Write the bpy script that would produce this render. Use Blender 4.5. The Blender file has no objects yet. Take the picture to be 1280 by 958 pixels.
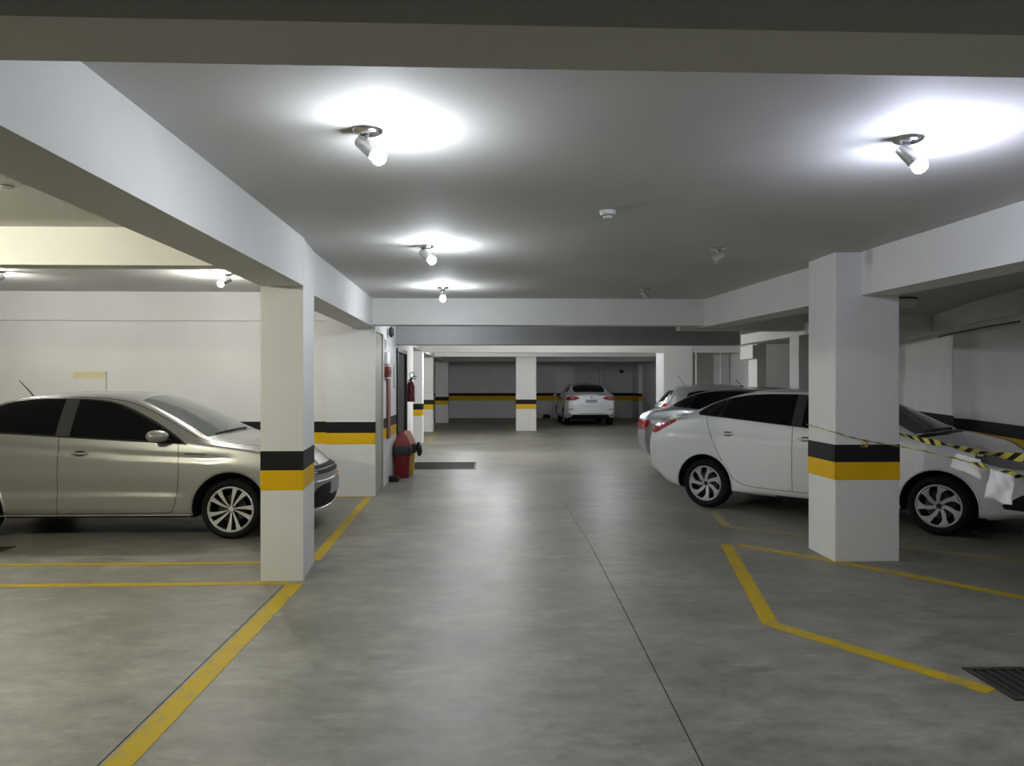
import bpy, bmesh, math, random
import numpy as np
from mathutils import Vector, Matrix
from mathutils.bvhtree import BVHTree
from mathutils.geometry import delaunay_2d_cdt
PI = math.pi
scn = bpy.context.scene
col = scn.collection
random.seed(7)

# ------------------------------------------------------------------ camera, world, exposure
cam_d = bpy.data.cameras.new('camera')
cam_d.sensor_fit = 'HORIZONTAL'; cam_d.sensor_width = 36.0; cam_d.lens = 960.0 / 1280.0 * 36.0
cam_d.clip_start = 0.05; cam_d.clip_end = 200
cam = bpy.data.objects.new('camera', cam_d); col.objects.link(cam)
cam.location = (0, 0, 1.57); cam.rotation_euler = (PI / 2, 0, -math.radians(1.79))
scn.camera = cam
scn.view_settings.view_transform = 'Standard'; scn.view_settings.look = 'None'
scn.view_settings.gamma = 1; scn.view_settings.use_curve_mapping = False
scn.view_settings.exposure = 1.25
scn.cycles.use_denoising = True
scn.cycles.max_bounces = 10; scn.cycles.diffuse_bounces = 7; scn.cycles.glossy_bounces = 4
scn.cycles.sample_clamp_indirect = 6.0
w = bpy.data.worlds.new('world'); scn.world = w; w.use_nodes = True
w.node_tree.nodes['Background'].inputs[0].default_value = (0.9, 0.95, 1, 1)
w.node_tree.nodes['Background'].inputs[1].default_value = 0.02
LAMP = 330.0            # emission of one bulb
WARM = 950.0

# ------------------------------------------------------------------ materials
def mat(name, color, rough=0.6, metal=0.0, coat=0.0, emit=None, estr=0, spec=0.5):
    m = bpy.data.materials.new(name); m.use_nodes = True
    b = m.node_tree.nodes['Principled BSDF']
    b.inputs['Base Color'].default_value = (*color, 1); b.inputs['Roughness'].default_value = rough
    b.inputs['Metallic'].default_value = metal; b.inputs['Coat Weight'].default_value = coat
    b.inputs['Coat Roughness'].default_value = 0.05
    b.inputs['Specular IOR Level'].default_value = spec
    if emit: b.inputs['Emission Color'].default_value = (*emit, 1); b.inputs['Emission Strength'].default_value = estr
    return m
def noisy(name, c1, c2, scale, rough=0.7, bump=0.1, bscale=60, detail=6, lo=0.35, hi=0.65, stretch=(1, 1, 1), r2=None, dist=0.002):
    m = mat(name, c1, rough); nt = m.node_tree; b = nt.nodes['Principled BSDF']
    tc = nt.nodes.new('ShaderNodeTexCoord'); mp = nt.nodes.new('ShaderNodeMapping'); mp.inputs['Scale'].default_value = stretch
    nt.links.new(tc.outputs['Object'], mp.inputs[0])
    n = nt.nodes.new('ShaderNodeTexNoise'); n.inputs['Scale'].default_value = scale; n.inputs['Detail'].default_value = detail
    nt.links.new(mp.outputs[0], n.inputs[0])
    r = nt.nodes.new('ShaderNodeValToRGB'); r.color_ramp.elements[0].position = lo; r.color_ramp.elements[1].position = hi
    r.color_ramp.elements[0].color = (*c1, 1); r.color_ramp.elements[1].color = (*c2, 1)
    nt.links.new(n.outputs[0], r.inputs[0]); nt.links.new(r.outputs[0], b.inputs['Base Color'])
    n2 = nt.nodes.new('ShaderNodeTexNoise'); n2.inputs['Scale'].default_value = bscale; n2.inputs['Detail'].default_value = 3
    nt.links.new(tc.outputs['Object'], n2.inputs[0])
    bp = nt.nodes.new('ShaderNodeBump'); bp.inputs['Strength'].default_value = bump; bp.inputs['Distance'].default_value = dist
    nt.links.new(n2.outputs[0], bp.inputs['Height']); nt.links.new(bp.outputs[0], b.inputs['Normal'])
    return m
M = {}
M['wall'] = noisy('wall_paint', (.71, .705, .68), (.75, .745, .725), 1.5, .75, .25, 35)
M['ceil'] = noisy('ceiling_paint', (.54, .535, .51), (.60, .595, .57), .8, .8, .2, 30)
M['greyp'] = noisy('unpainted_render', (.33, .33, .33), (.37, .37, .365), 2, .8, .2, 30)
M['beige'] = noisy('beige_paint', (.42, .40, .33), (.46, .44, .37), 2, .6, .1, 30)
M['blackp'] = noisy('black_band_paint', (.010, .010, .011), (.015, .015, .016), 3, .6, .2, 35)
M['yelp'] = noisy('yellow_band_paint', (.70, .42, .004), (.76, .46, .006), 3, .55, .2, 35)
for k in ('blackp', 'yelp'): M[k].node_tree.nodes['Principled BSDF'].inputs['Specular IOR Level'].default_value = .2
M['dark'] = mat('dark_plastic', (.012, .012, .013), .5)
M['black'] = mat('matte_black', (.006, .006, .006), .8)
M['rubber'] = noisy('tyre_rubber', (.008, .008, .008), (.013, .013, .013), 12, .8, .3, 80)
M['rubber'].node_tree.nodes['Principled BSDF'].inputs['Specular IOR Level'].default_value = .2
M['glass'] = mat('tinted_glass', (.004, .005, .006), .04, 0, 0, spec=.3)
M['wglass'] = mat('windshield_glass', (.12, .135, .13), .06, 0, 0, spec=1.0)  # grey base colour carries the pale reflection of the walls
M['silver'] = mat('champagne_silver_paint', (.37, .368, .35), .38, .55, .7)
M['silver2'] = mat('cool_silver_paint', (.40, .42, .43), .32, .75, .8)
M['white'] = mat('white_car_paint', (.78, .785, .79), .35, 0, 1.0)
M['chrome'] = mat('chrome', (.75, .75, .76), .12, 1)
M['steel'] = mat('brushed_steel', (.62, .62, .62), .3, 1)
M['alloy'] = mat('machined_alloy', (.74, .74, .73), .32, .5)
M['alloyd'] = mat('dark_alloy', (.07, .07, .075), .4, .6)
M['alloyg'] = mat('grey_alloy', (.62, .63, .64), .38, .45)
M['red'] = mat('red_plastic', (.20, .008, .012), .4)
M['redlens'] = mat('red_lens', (.35, .006, .012), .08, 0, .8)
M['clearlens'] = mat('clear_lens', (.45, .45, .46), .1, .2, .8)
M['headlens'] = mat('headlight_lens', (.12, .125, .13), .06, .3, 1)
M['yelbin'] = mat('yellow_plastic', (.55, .33, .03), .4)
M['paper'] = mat('white_paper', (.88, .88, .89), .8)
M['redband'] = mat('bright_red_lens', (.75, .14, .18), .1, 0, .8)
M['pillar'] = mat('gloss_pillar', (.055, .055, .055), .25)
M['plate'] = mat('grey_number_plate', (.28, .29, .30), .4)
M['whitep'] = mat('white_plastic', (.72, .72, .70), .4)
M['brownred'] = mat('brown_red_paint', (.22, .07, .05), .5)
M['offbulb'] = mat('unlit_lamp_inside', (.10, .10, .10), .3)
M['bulb'] = mat('lit_bulb_cool', (1, 1, 1), .3, emit=(.86, .92, 1.0), estr=LAMP)
M['bulbw'] = mat('lit_bulb_warm', (1, 1, 1), .3, emit=(1.0, .985, .93), estr=WARM * .62)
M['bulbf'] = mat('lit_bulb_far', (1, 1, 1), .3, emit=(.97, .98, 1.0), estr=1700)
M['bulbm'] = mat('lit_bulb_middle', (1, 1, 1), .3, emit=(.95, .97, 1.0), estr=750)
M['bulbg'] = mat('lit_bulb_yellowish', (1, 1, 1), .3, emit=(1.0, .97, .76), estr=WARM * 1.9)
M['bulbb'] = mat('lit_bulb_blue', (1, 1, 1), .3, emit=(.76, .80, 1.0), estr=LAMP * 1.4)
M['signyel'] = mat('pale_yellow_print', (.68, .62, .36), .6)
M['panelgrey'] = mat('grey_sign', (.33, .34, .38), .5)

def floor_material():
    m = mat('polished_concrete', (.3, .3, .28), .42); nt = m.node_tree; b = nt.nodes['Principled BSDF']; N = nt.nodes.new; Lk = nt.links.new
    tc = N('ShaderNodeTexCoord')
    def noise(scale, detail, stretch=(1, 1, 1), rough=.55):
        mp = N('ShaderNodeMapping'); mp.inputs['Scale'].default_value = stretch; Lk(tc.outputs['Object'], mp.inputs[0])
        n = N('ShaderNodeTexNoise'); n.inputs['Scale'].default_value = scale; n.inputs['Detail'].default_value = detail
        n.inputs['Roughness'].default_value = rough; Lk(mp.outputs[0], n.inputs[0]); return n
    def ramp(src, p0, c0, p1, c1):
        r = N('ShaderNodeValToRGB'); e = r.color_ramp.elements; e[0].position = p0; e[1].position = p1
        e[0].color = (*c0, 1); e[1].color = (*c1, 1); Lk(src, r.inputs[0]); return r
    def mix(kind, fac, a, bb):
        x = N('ShaderNodeMix'); x.data_type = 'RGBA'; x.blend_type = kind
        if isinstance(fac, float): x.inputs[0].default_value = fac
        else: Lk(fac, x.inputs[0])
        Lk(a, x.inputs[6]); Lk(bb, x.inputs[7]); return x.outputs[2]
    n1 = noise(.7, 8, (1, 1.3, 1), .6); base = ramp(n1.outputs[0], .34, (.165, .160, .131), .66, (.265, .257, .219))
    n2 = noise(4, 12, (1, 1.6, 1), .78); fine = ramp(n2.outputs[0], .34, (.55, .55, .55), .66, (1.32, 1.32, 1.32))
    c = mix('MULTIPLY', 1.0, base.outputs[0], fine.outputs[0])
    n3 = noise(2.2, 6, (.8, 3.4, 1), .75); st = ramp(n3.outputs[0], .58, (0, 0, 0), .70, (1, 1, 1))     # pale scuffs
    pale = N('ShaderNodeRGB'); pale.outputs[0].default_value = (.35, .34, .305, 1)
    sf = N('ShaderNodeMath'); sf.operation = 'MULTIPLY'; sf.inputs[1].default_value = .65; Lk(st.outputs[0], sf.inputs[0])
    c = mix('MIX', sf.outputs[0], c, pale.outputs[0])
    n4 = noise(1.7, 8, (1.5, 4, 1), .8); dk = ramp(n4.outputs[0], .30, (1, 1, 1), .39, (0, 0, 0))       # dark stains
    dark = N('ShaderNodeRGB'); dark.outputs[0].default_value = (.10, .096, .082, 1)
    sd = N('ShaderNodeMath'); sd.operation = 'MULTIPLY'; sd.inputs[1].default_value = .6; Lk(dk.outputs[0], sd.inputs[0])
    c = mix('MIX', sd.outputs[0], c, dark.outputs[0])
    Lk(c, b.inputs['Base Color'])
    rr = ramp(n2.outputs[0], .3, (.34, .34, .34), .7, (.55, .55, .55)); Lk(rr.outputs[0], b.inputs['Roughness'])
    bp = N('ShaderNodeBump'); bp.inputs['Strength'].default_value = .12; bp.inputs['Distance'].default_value = .01
    Lk(n2.outputs[0], bp.inputs['Height']); Lk(bp.outputs[0], b.inputs['Normal'])
    return m
M['floor'] = floor_material()
def line_material():
    m = noisy('worn_yellow_floor_paint', (.42, .30, .025), (.50, .37, .045), 9, .5, .1, 30); nt = m.node_tree; b = nt.nodes['Principled BSDF']
    tc = nt.nodes.new('ShaderNodeTexCoord'); n = nt.nodes.new('ShaderNodeTexNoise'); n.inputs['Scale'].default_value = 6; n.inputs['Detail'].default_value = 10; n.inputs['Roughness'].default_value = .75
    nt.links.new(tc.outputs['Object'], n.inputs[0]); r = nt.nodes.new('ShaderNodeValToRGB'); r.color_ramp.elements[0].position = .3; r.color_ramp.elements[1].position = .47
    r.color_ramp.elements[0].color = (.24, .215, .15, 1); r.color_ramp.elements[1].color = (.46, .325, .012, 1); b.inputs['Specular IOR Level'].default_value = .15
    nt.links.new(n.outputs[0], r.inputs[0]); nt.links.new(r.outputs[0], b.inputs['Base Color']); return m
M['line'] = line_material()
M['fline'] = noisy('faded_yellow_floor_paint', (.27, .235, .13), (.36, .29, .09), 5, .5, .1, 30)
def tape_material():
    m = mat('hazard_tape_stripes', (.7, .6, .05), .35); nt = m.node_tree; b = nt.nodes['Principled BSDF']
    tc = nt.nodes.new('ShaderNodeTexCoord'); s = nt.nodes.new('ShaderNodeSeparateXYZ'); nt.links.new(tc.outputs['UV'], s.inputs[0])
    a = nt.nodes.new('ShaderNodeMath'); a.operation = 'ADD'; nt.links.new(s.outputs[0], a.inputs[0]); nt.links.new(s.outputs[1], a.inputs[1])
    f = nt.nodes.new('ShaderNodeMath'); f.operation = 'FRACT'; nt.links.new(a.outputs[0], f.inputs[0])
    g = nt.nodes.new('ShaderNodeMath'); g.operation = 'GREATER_THAN'; g.inputs[1].default_value = .45; nt.links.new(f.outputs[0], g.inputs[0])
    x = nt.nodes.new('ShaderNodeMix'); x.data_type = 'RGBA'; x.inputs[6].default_value = (.015, .015, .015, 1); x.inputs[7].default_value = (.66, .60, .10, 1)
    nt.links.new(g.outputs[0], x.inputs[0]); nt.links.new(x.outputs[2], b.inputs['Base Color']); return m
M['tape'] = tape_material()

# ------------------------------------------------------------------ helpers
def link(name, bm, m, parent=None, smooth=None):
    me = bpy.data.meshes.new(name); bm.normal_update(); bm.to_mesh(me); bm.free()
    for x in (m if isinstance(m, (list, tuple)) else [m]): me.materials.append(x)
    if smooth is not None:
        me.shade_smooth(); me.set_sharp_from_angle(angle=math.radians(smooth))
    o = bpy.data.objects.new(name, me); col.objects.link(o)
    if parent: o.parent = parent
    return o
def box(bm, x0, x1, y0, y1, z0, z1, bev=0, mi=0):
    vs = [bm.verts.new((x, y, z)) for x in (x0, x1) for y in (y0, y1) for z in (z0, z1)]
    fs = [bm.faces.new([vs[i] for i in q]) for q in ((0, 1, 3, 2), (4, 6, 7, 5), (0, 4, 5, 1), (2, 3, 7, 6), (0, 2, 6, 4), (1, 5, 7, 3))]
    for f in fs: f.material_index = mi
    if bev: bmesh.ops.bevel(bm, geom=list({e for f in fs for e in f.edges}), offset=bev, segments=2, affect='EDGES', profile=.6)
def prism(bm, pts, z0, z1, mi=0):
    """vertical prism over an xy outline (counter-clockwise)"""
    a = [bm.verts.new((x, y, z0)) for x, y in pts]; b = [bm.verts.new((x, y, z1)) for x, y in pts]
    n = len(pts); fs = [bm.faces.new(a[::-1]), bm.faces.new(b)]
    for i in range(n): fs.append(bm.faces.new((a[i], a[(i + 1) % n], b[(i + 1) % n], b[i])))
    for f in fs: f.material_index = mi
def lathe(bm, prof, mtx=Matrix(), n=32, mi=0, close=True):
    """profile (r, h) revolved round z, then placed by mtx"""
    rings = []
    for r, h in prof:
        if r < 1e-6: rings.append([bm.verts.new(mtx @ Vector((0, 0, h)))])
        else: rings.append([bm.verts.new(mtx @ Vector((r * math.cos(2 * PI * k / n), r * math.sin(2 * PI * k / n), h))) for k in range(n)])
    for a, b in zip(rings, rings[1:]):
        for k in range(n):
            k2 = (k + 1) % n
            if len(a) == 1 and len(b) == 1: continue
            if len(a) == 1: f = bm.faces.new((a[0], b[k], b[k2]))
            elif len(b) == 1: f = bm.faces.new((a[k], b[0], a[k2]))
            else: f = bm.faces.new((a[k], b[k], b[k2], a[k2]))
            f.material_index = mi
def tube(bm, pts, r, n=8, mi=0, cap=True):
    pts = [Vector(p) for p in pts]; prev = None; rings = []
    for i, p in enumerate(pts):
        t = (pts[min(i + 1, len(pts) - 1)] - pts[max(i - 1, 0)]).normalized()
        u = t.orthogonal().normalized() if prev is None else (prev - t * prev.dot(t)).normalized()
        prev = u; v = t.cross(u); rr = r[i] if isinstance(r, (list, tuple)) else r
        rings.append([bm.verts.new(p + (u * math.cos(2 * PI * k / n) + v * math.sin(2 * PI * k / n)) * rr) for k in range(n)])
    for a, b in zip(rings, rings[1:]):
        for k in range(n):
            f = bm.faces.new((a[k], a[(k + 1) % n], b[(k + 1) % n], b[k])); f.material_index = mi
    if cap: bm.faces.new(rings[0][::-1]).material_index = mi; bm.faces.new(rings[-1]).material_index = mi
def ball(bm, c, rx, ry, rz, n=16, mi=0):
    g = bmesh.ops.create_uvsphere(bm, u_segments=n, v_segments=n // 2 + 2, radius=1)['verts']
    for v in g:
        v.co = Vector((c[0] + v.co.x * rx, c[1] + v.co.y * ry, c[2] + v.co.z * rz))
        for f in v.link_faces: f.material_index = mi
def tag(o, label=None, cat=None, group=None, kind=None):
    if label: o['label'] = label
    if cat: o['category'] = cat
    if group: o['group'] = group
    if kind: o['kind'] = kind
    return o
def struct(name, bm, m, smooth=None): return tag(link(name, bm, m, None, smooth), kind='structure')
def sbox(name, *a, m='wall', bev=0):
    bm = bmesh.new(); box(bm, *a, bev); return struct(name, bm, M[m])
def empty(name, loc, rz=0):
    o = bpy.data.objects.new(name, None); col.objects.link(o); o.location = loc; o.rotation_euler = (0, 0, rz); o.empty_display_size = .1
    return o
def copy_tree(o, parent=None):
    c = o.copy(); col.objects.link(c); c.parent = parent
    for ch in list(o.children): copy_tree(ch, c)
    return c

# ------------------------------------------------------------------ room
CE, CB, CF = 2.72, 2.34, 2.57
sbox('floor', -9.5, 13, -5.5, 37.5, -.25, 0, m='floor')
bm = bmesh.new()
box(bm, -1.6, 13, -5.5, 12.9, CE, 3.0)
box(bm, -9.5, -1.6, -5.5, 5.85, CE, 3.0)
box(bm, -9.5, -1.6, 5.85, 12.9, 2.84, 3.0)
box(bm, -9.5, 13, 12.9, 37.5, CF, 3.0)
struct('ceiling', bm, M['ceil'])
# side, rear and far walls
sbox('wall_rear', -9.5, 13, -5.5, -5.3, 0, 3.0)
sbox('wall_left', -9.5, -9.3, -5.3, 12.9, 0, 3.0)
sbox('wall_far', -6, 13, 34.5, 34.8, 0, 2.8)
sbox('wall_far_left', -6, -5.8, 12.9, 34.5, 0, 2.8)
sbox('wall_far_right', 12.8, 13, 14, 34.5, 0, 2.8)

def bands(root, rects, t=.002, z=(.72, .877, 1.03)):
    """painted black and yellow bands on the vertical faces (x0,y0)-(x1,y1), outward on the right hand side of the run"""
    for nm, m, z0, z1 in (('yellow_band', 'yelp', z[0], z[1]), ('black_band', 'blackp', z[1], z[2])):
        b = bmesh.new()
        for x0, y0, x1, y1 in rects:
            d = Vector((x1 - x0, y1 - y0, 0)).normalized(); nrm = Vector((d.y, -d.x, 0)) * t
            a, c = Vector((x0, y0, 0)), Vector((x1, y1, 0))
            q = [a - nrm * .5, c - nrm * .5, c + nrm, a + nrm]
            prism(b, [(p.x, p.y) for p in (q if True else q)], z0, z1)
        bmesh.ops.recalc_face_normals(b, faces=b.faces[:])
        link(nm, b, M[m], root)
def column(x0, x1, y0, y1, top=CE, z=(.72, .877, 1.03), band=True, m='wall'):
    b = bmesh.new(); box(b, x0, x1, y0, y1, 0, top, .012); o = struct('column', b, M[m])
    if band:
        e = .002
        bands(o, [(x0 - e, y0, x1 + e, y0), (x1, y0 - e, x1, y1 + e), (x0, y1 + e, x0, y0 - e), (x1 + e, y1, x0 - e, y1)], z=z)
    return o
b = bmesh.new(); prism(b, [(-1.80, 6.14), (-1.465, 6.14), (-1.525, 6.79), (-1.84, 6.79)], 0, CE); o = struct('column', b, M['wall'])
bands(o, [(-1.802, 6.14, -1.463, 6.14), (-1.465, 6.138, -1.525, 6.792), (-1.523, 6.79, -1.842, 6.79), (-1.84, 6.79, -1.80, 6.14)])
column(3.035, 3.61, 6.63, 7.19)
# left bay back wall with ledge, thick block beside the door
lw = sbox('wall_left_bay', -9.3, -1.90, 10.85, 11.2, 0, 3.0)
bands(lw, [(-9.3, 10.85, -2.24, 10.85)])
sbox('ceiling_beam', -9.3, -2.2, 10.815, 10.9, 2.44, 2.86)
bk = sbox('wall_block', -2.24, -1.565, 10.7, 10.78, 0, CE)
sbox('wall_block_core', -2.24, -1.66, 10.78, 11.6, 0, CE)
sbox('wall_block_head', -1.66, -1.575, 10.78, 11.6, 2.30, CE)
bands(bk, [(-2.24, 10.7, -1.563, 10.7), (-1.565, 10.698, -1.565, 10.77)])
b = bmesh.new()                                  # wall beside the aisle, with openings for the door and the open doorway
box(b, -1.80, -1.575, 11.6, 13.3, 0, CE); box(b, -1.80, -1.575, 13.3, 14.75, 2.12, CE); box(b, -1.80, -1.575, 14.75, 16.2, 0, CE)

aw = struct('wall_aisle', b, M['wall']); bands(aw, [(-1.575, 11.62, -1.575, 13.24)])
b = bmesh.new(); box(b, -1.66, -1.59, 10.78, 11.6, 0, 2.24); box(b, -1.66, -1.60, 10.78, 11.6, 2.24, 2.30); dr = struct('door_1', b, M['beige'])
b = bmesh.new(); box(b, -1.59, -1.570, 11.54, 11.6, 0, 2.3, .004); box(b, -1.59, -1.570, 10.78, 10.83, 0, 2.3, .004); struct('trim_1', b, M['beige'])
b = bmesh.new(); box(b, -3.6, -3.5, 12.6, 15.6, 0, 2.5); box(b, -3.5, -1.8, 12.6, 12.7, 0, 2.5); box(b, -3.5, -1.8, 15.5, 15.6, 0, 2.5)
struct('wall_stairwell', b, M['black'])  # unseen stairwell, its darkness put into black walls
b = bmesh.new(); box(b, -1.64, -1.592, 13.33, 14.70, .01, 2.11, .004); struct('doorway_dark_panel', b, M['black'])  # black panel standing in for the darkness inside the open doorway
b = bmesh.new(); box(b, -1.60, -1.545, 13.25, 13.33, 0, 2.18, .004); box(b, -1.60, -1.545, 14.70, 14.78, 0, 2.18, .004); box(b, -1.60, -1.545, 13.33, 14.7, 2.11, 2.18, .004)
struct('trim_2', b, M['dark'])
# left bay beam across, long beams, near beam
sbox('ceiling_beam', -9.3, -1.78, 5.75, 5.95, 2.44, CE + .02)
b = bmesh.new(); prism(b, [(-1.78, -5.3), (-1.455, -5.3), (-1.455, 6.14), (-1.80, 6.14)], CB, CE + .01); prism(b, [(-1.84, 6.79), (-1.525, 6.79), (-1.567, 10.7), (-1.88, 10.7)], CB, CE + .01)
struct('ceiling_beam', b, M['wall'])
b = bmesh.new(); prism(b, [(-9.3, 1.56), (13, 1.78), (13, 2.02), (-9.3, 1.78)], CB, CE + .01); struct('ceiling_beam', b, M['wall'])
sbox('ceiling_beam', -1.57, 3.0, 10.45, 10.72, 2.36, CE + .01)
sbox('ceiling_beam', 3.2, 13, 12.7, 13.0, 2.45, CE + .01)
sbox('ceiling_beam', -1.58, 4.35, 13.15, 13.42, 2.225, CE + .01, m='greyp')
b = bmesh.new(); prism(b, [(3.92, -5.3), (4.3, -5.3), (3.60, 6.63), (3.27, 6.63)], CB, CE + .01); prism(b, [(3.22, 7.19), (3.56, 7.19), (3.29, 10.72), (2.95, 10.72)], CB, CE + .01)
struct('ceiling_beam', b, M['wall'])
# far aisle: two portals and their columns
sbox('ceiling_beam', -2.1, 7.4, 20.05, 20.35, 2.37, CF + .01)
sbox('ceiling_beam', -2.1, 5.6, 24.83, 25.08, 2.42, CF + .01)
sbox('ceiling_beam', -2.07, 7.0, 30.27, 30.5, 2.42, CF + .01, m='wall')
sbox('ceiling_beam', -5.8, 12.8, 34.1, 34.5, 2.34, CF + .01, m='wall')
sbox('ceiling_beam', -2.1, -1.72, 16.2, 30.2, 2.40, CF + .01)
column(-2.10, -1.71, 20.03, 20.5, CF)
column(-2.14, -1.77, 24.8, 25.3, CF)
column(-2.07, -1.56, 30.22, 30.7, CF)
column(.92, 1.58, 25.1, 25.65, CF)
column(4.61, 5.38, 20.03, 20.95, CF)
column(5.44, 5.52, 20.3, 20.6, CF, band=False)
column(6.50, 7.25, 33.0, 34.5, CF, z=(.78, 1.0, 1.12))
column(5.0, 5.14, 34.2, 34.5, CF, band=False)
wf = bpy.data.objects['wall_far']; bands(wf, [(-6, 34.5, 6.5, 34.5)], z=(.78, .99, 1.12))
# right hand background
sbox('wall_right_middle', 5.75, 6.40, 21.0, 21.2, 0, CF)
column(6.40, 6.63, 20.9, 21.2, CF, band=False)
sbox('wall_right_rear', 6.66, 12.8, 19.5, 19.7, 0, CF)
sbox('wall_right_return', 6.66, 6.9, 19.7, 34.5, 0, CF)
column(5.66, 5.86, 16.0, 16.55, CF, band=False)
b = bmesh.new(); box(b, 5.55, 5.83, 15.95, 16.75, 2.08, 2.37, .01); struct('ceiling_beam', b, M['wall'])
column(5.32, 5.52, 13.0, 13.4, CF, band=False)
sbox('ceiling_beam', 5.3, 5.56, 11.9, 15.95, 2.38, CF + .01)
b = bmesh.new(); wall_pts = [(8.9, 17.2), (7.31, 11.47)]
prism(b, [(7.31, 11.47), (7.5, 11.4), (9.85, 19.1), (9.55, 19.3)], 0, 3); prism(b, [(7.05, 11.0), (7.5, 11.0), (7.5, 11.5), (7.05, 11.42)], 0, 3)
prism(b, [(4.2, .5), (4.5, .4), (7.4, 10.9), (7.05, 11.0)], 0, 3); prism(b, [(4.2, -5.3), (4.5, -5.3), (4.5, .5), (4.2, .5)], 0, 3)
wr = struct('wall_right', b, M['wall'])
bands(wr, [(9.5, 19.13, 7.31, 11.47), (7.05, 11.42, 7.05, 11.0), (7.05, 11.0, 4.2, .5), (7.31, 11.47, 7.05, 11.42)], z=(.70, .87, 1.04))
b = bmesh.new(); prism(b, [(7.14, 11.5), (7.4, 11.4), (9.85, 19.1), (9.38, 19.1)], 2.42, 2.73); prism(b, [(6.0, 7.2), (6.3, 7.2), (7.3, 11.0), (6.96, 11.1)], 2.42, 2.73)
struct('ceiling_beam', b, M['wall'])

# expansion joints cut in the slab
def strip(bm, pts, w, z0, z1):
    """flat ribbon along the floor polyline with mitred corners"""
    P = [Vector((x, y, 0)) for x, y in pts]; L, R = [], []
    for i, p in enumerate(P):
        a = (P[i] - P[i - 1]).normalized() if i else (P[1] - P[0]).normalized()
        c = (P[i + 1] - P[i]).normalized() if i < len(P) - 1 else a
        n = (Vector((-a.y, a.x, 0)) + Vector((-c.y, c.x, 0))).normalized(); k = (w / 2) / max(.4, n.dot(Vector((-a.y, a.x, 0))))
        L.append(p + n * k); R.append(p - n * k)
    prism(bm, [(v.x, v.y) for v in R] + [(v.x, v.y) for v in L[::-1]], z0, z1)
for pts in ([(.99, 7.3), (.94, 5.2), (.88, 3.1), (.80, .6)], [(-1.585, 6.0), (-1.60, 3.2), (-1.62, .6)], [(1.0, 10.0), (.99, 7.3)]):
    b = bmesh.new(); strip(b, pts, .006 if pts[0][1] < 9 else .003, .0002, .0012); struct('floor_joint', b, M['black'])

# painted bay lines
def pline(name, pts, w, label, m='line'):
    b = bmesh.new(); strip(b, pts, w, .0004, .0022); bmesh.ops.recalc_face_normals(b, faces=b.faces[:])
    return tag(link(name, b, M[m]), label, 'floor line')
G = 'yellow bay lines'
pline('parking_line', [(-1.535, .8), (-1.50, 6.05)], .125, 'long yellow line running from the left column to the bottom edge of the photo')
pline('parking_line', [(-9, 6.03), (-1.56, 6.07)], .09, 'yellow line meeting the front of the left column, nearer of two')
pline('parking_line', [(-9, 6.74), (-1.80, 6.76)], .09, 'yellow line nearest the silver car, behind the left column line')
pline('parking_line', [(-1.535, 6.84), (-1.64, 10.62)], .10, 'yellow line between the left column and the white wall block')
pline('parking_line', [(-2.25, 10.62), (-1.69, 10.62)], .08, 'short yellow line along the foot of the white wall block')
pline('parking_line', [(2.31, 7.38), (1.84, 4.95), (2.56, 3.83)], .11, 'bent yellow line left of the right column ending at the drain grate')
pline('parking_line', [(2.42, 7.36), (3.03, 6.70), (4.6, 4.55)], .10, 'diagonal yellow line passing the foot of the right column')
pline('parking_line', [(2.74, 9.3), (2.62, 8.35), (3.0, 8.0), (5.6, 5.9)], .10, 'faint yellow line under the near white sedan', 'fline')
pline('parking_line', [(-1.58, 30.2), (-1.62, 24.7), (-1.60, 20.3), (-.9, 19.6)], .12, 'faded yellow line beside the far left columns', 'fline')
pline('parking_line', [(.72, 33.5), (.78, 25.1), (.95, 24.6)], .12, 'faded yellow line left of the free standing far column', 'fline')
pline('parking_line', [(1.85, 33.5), (1.80, 25.6)], .12, 'faded yellow line right of the free standing far column', 'fline')

# ------------------------------------------------------------------ drains
def drain(x0, x1, y0, y1, n, along, label):
    r = tag(empty('drain_grate', ((x0 + x1) / 2, (y0 + y1) / 2, 0)), label, 'drain')
    cx, cy = r.location.x, r.location.y; x0 -= cx; x1 -= cx; y0 -= cy; y1 -= cy
    b = bmesh.new(); t = .035
    for q in ((x0, x1, y0, y0 + t), (x0, x1, y1 - t, y1), (x0, x0 + t, y0 + t, y1 - t), (x1 - t, x1, y0 + t, y1 - t)): box(b, *q, .0003, .008)
    link('frame', b, M['dgrey'], r)
    b = bmesh.new(); box(b, x0 + t, x1 - t, y0 + t, y1 - t, .0003, .0012); link('pit', b, M['black'], r)
    b = bmesh.new()
    for k in range(n):
        if along == 'x':
            yy = y0 + t + (y1 - y0 - 2 * t) * (k + .5) / n; box(b, x0 + t, x1 - t, yy - .007, yy + .007, .0012, .007)
        else:
            xx = x0 + t + (x1 - x0 - 2 * t) * (k + .5) / n; box(b, xx - .007, xx + .007, y0 + t, y1 - t, .0012, .007)
    link('bars', b, M['dgrey'], r)
M['dgrey'] = mat('cast_iron', (.05, .05, .042), .5, .4)
drain(2.60, 3.45, 3.71, 4.14, 14, 'y', 'dark rectangular drain grate at the lower right, beside the bent yellow line')
drain(-1.46, -.22, 14.0, 15.2, 10, 'x', 'long dark drain grate across the aisle beside the red bin')
drain(-5.3, -4.52, 7.18, 7.5, 10, 'y', 'dark drain grate at the left edge in front of the silver car')

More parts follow.
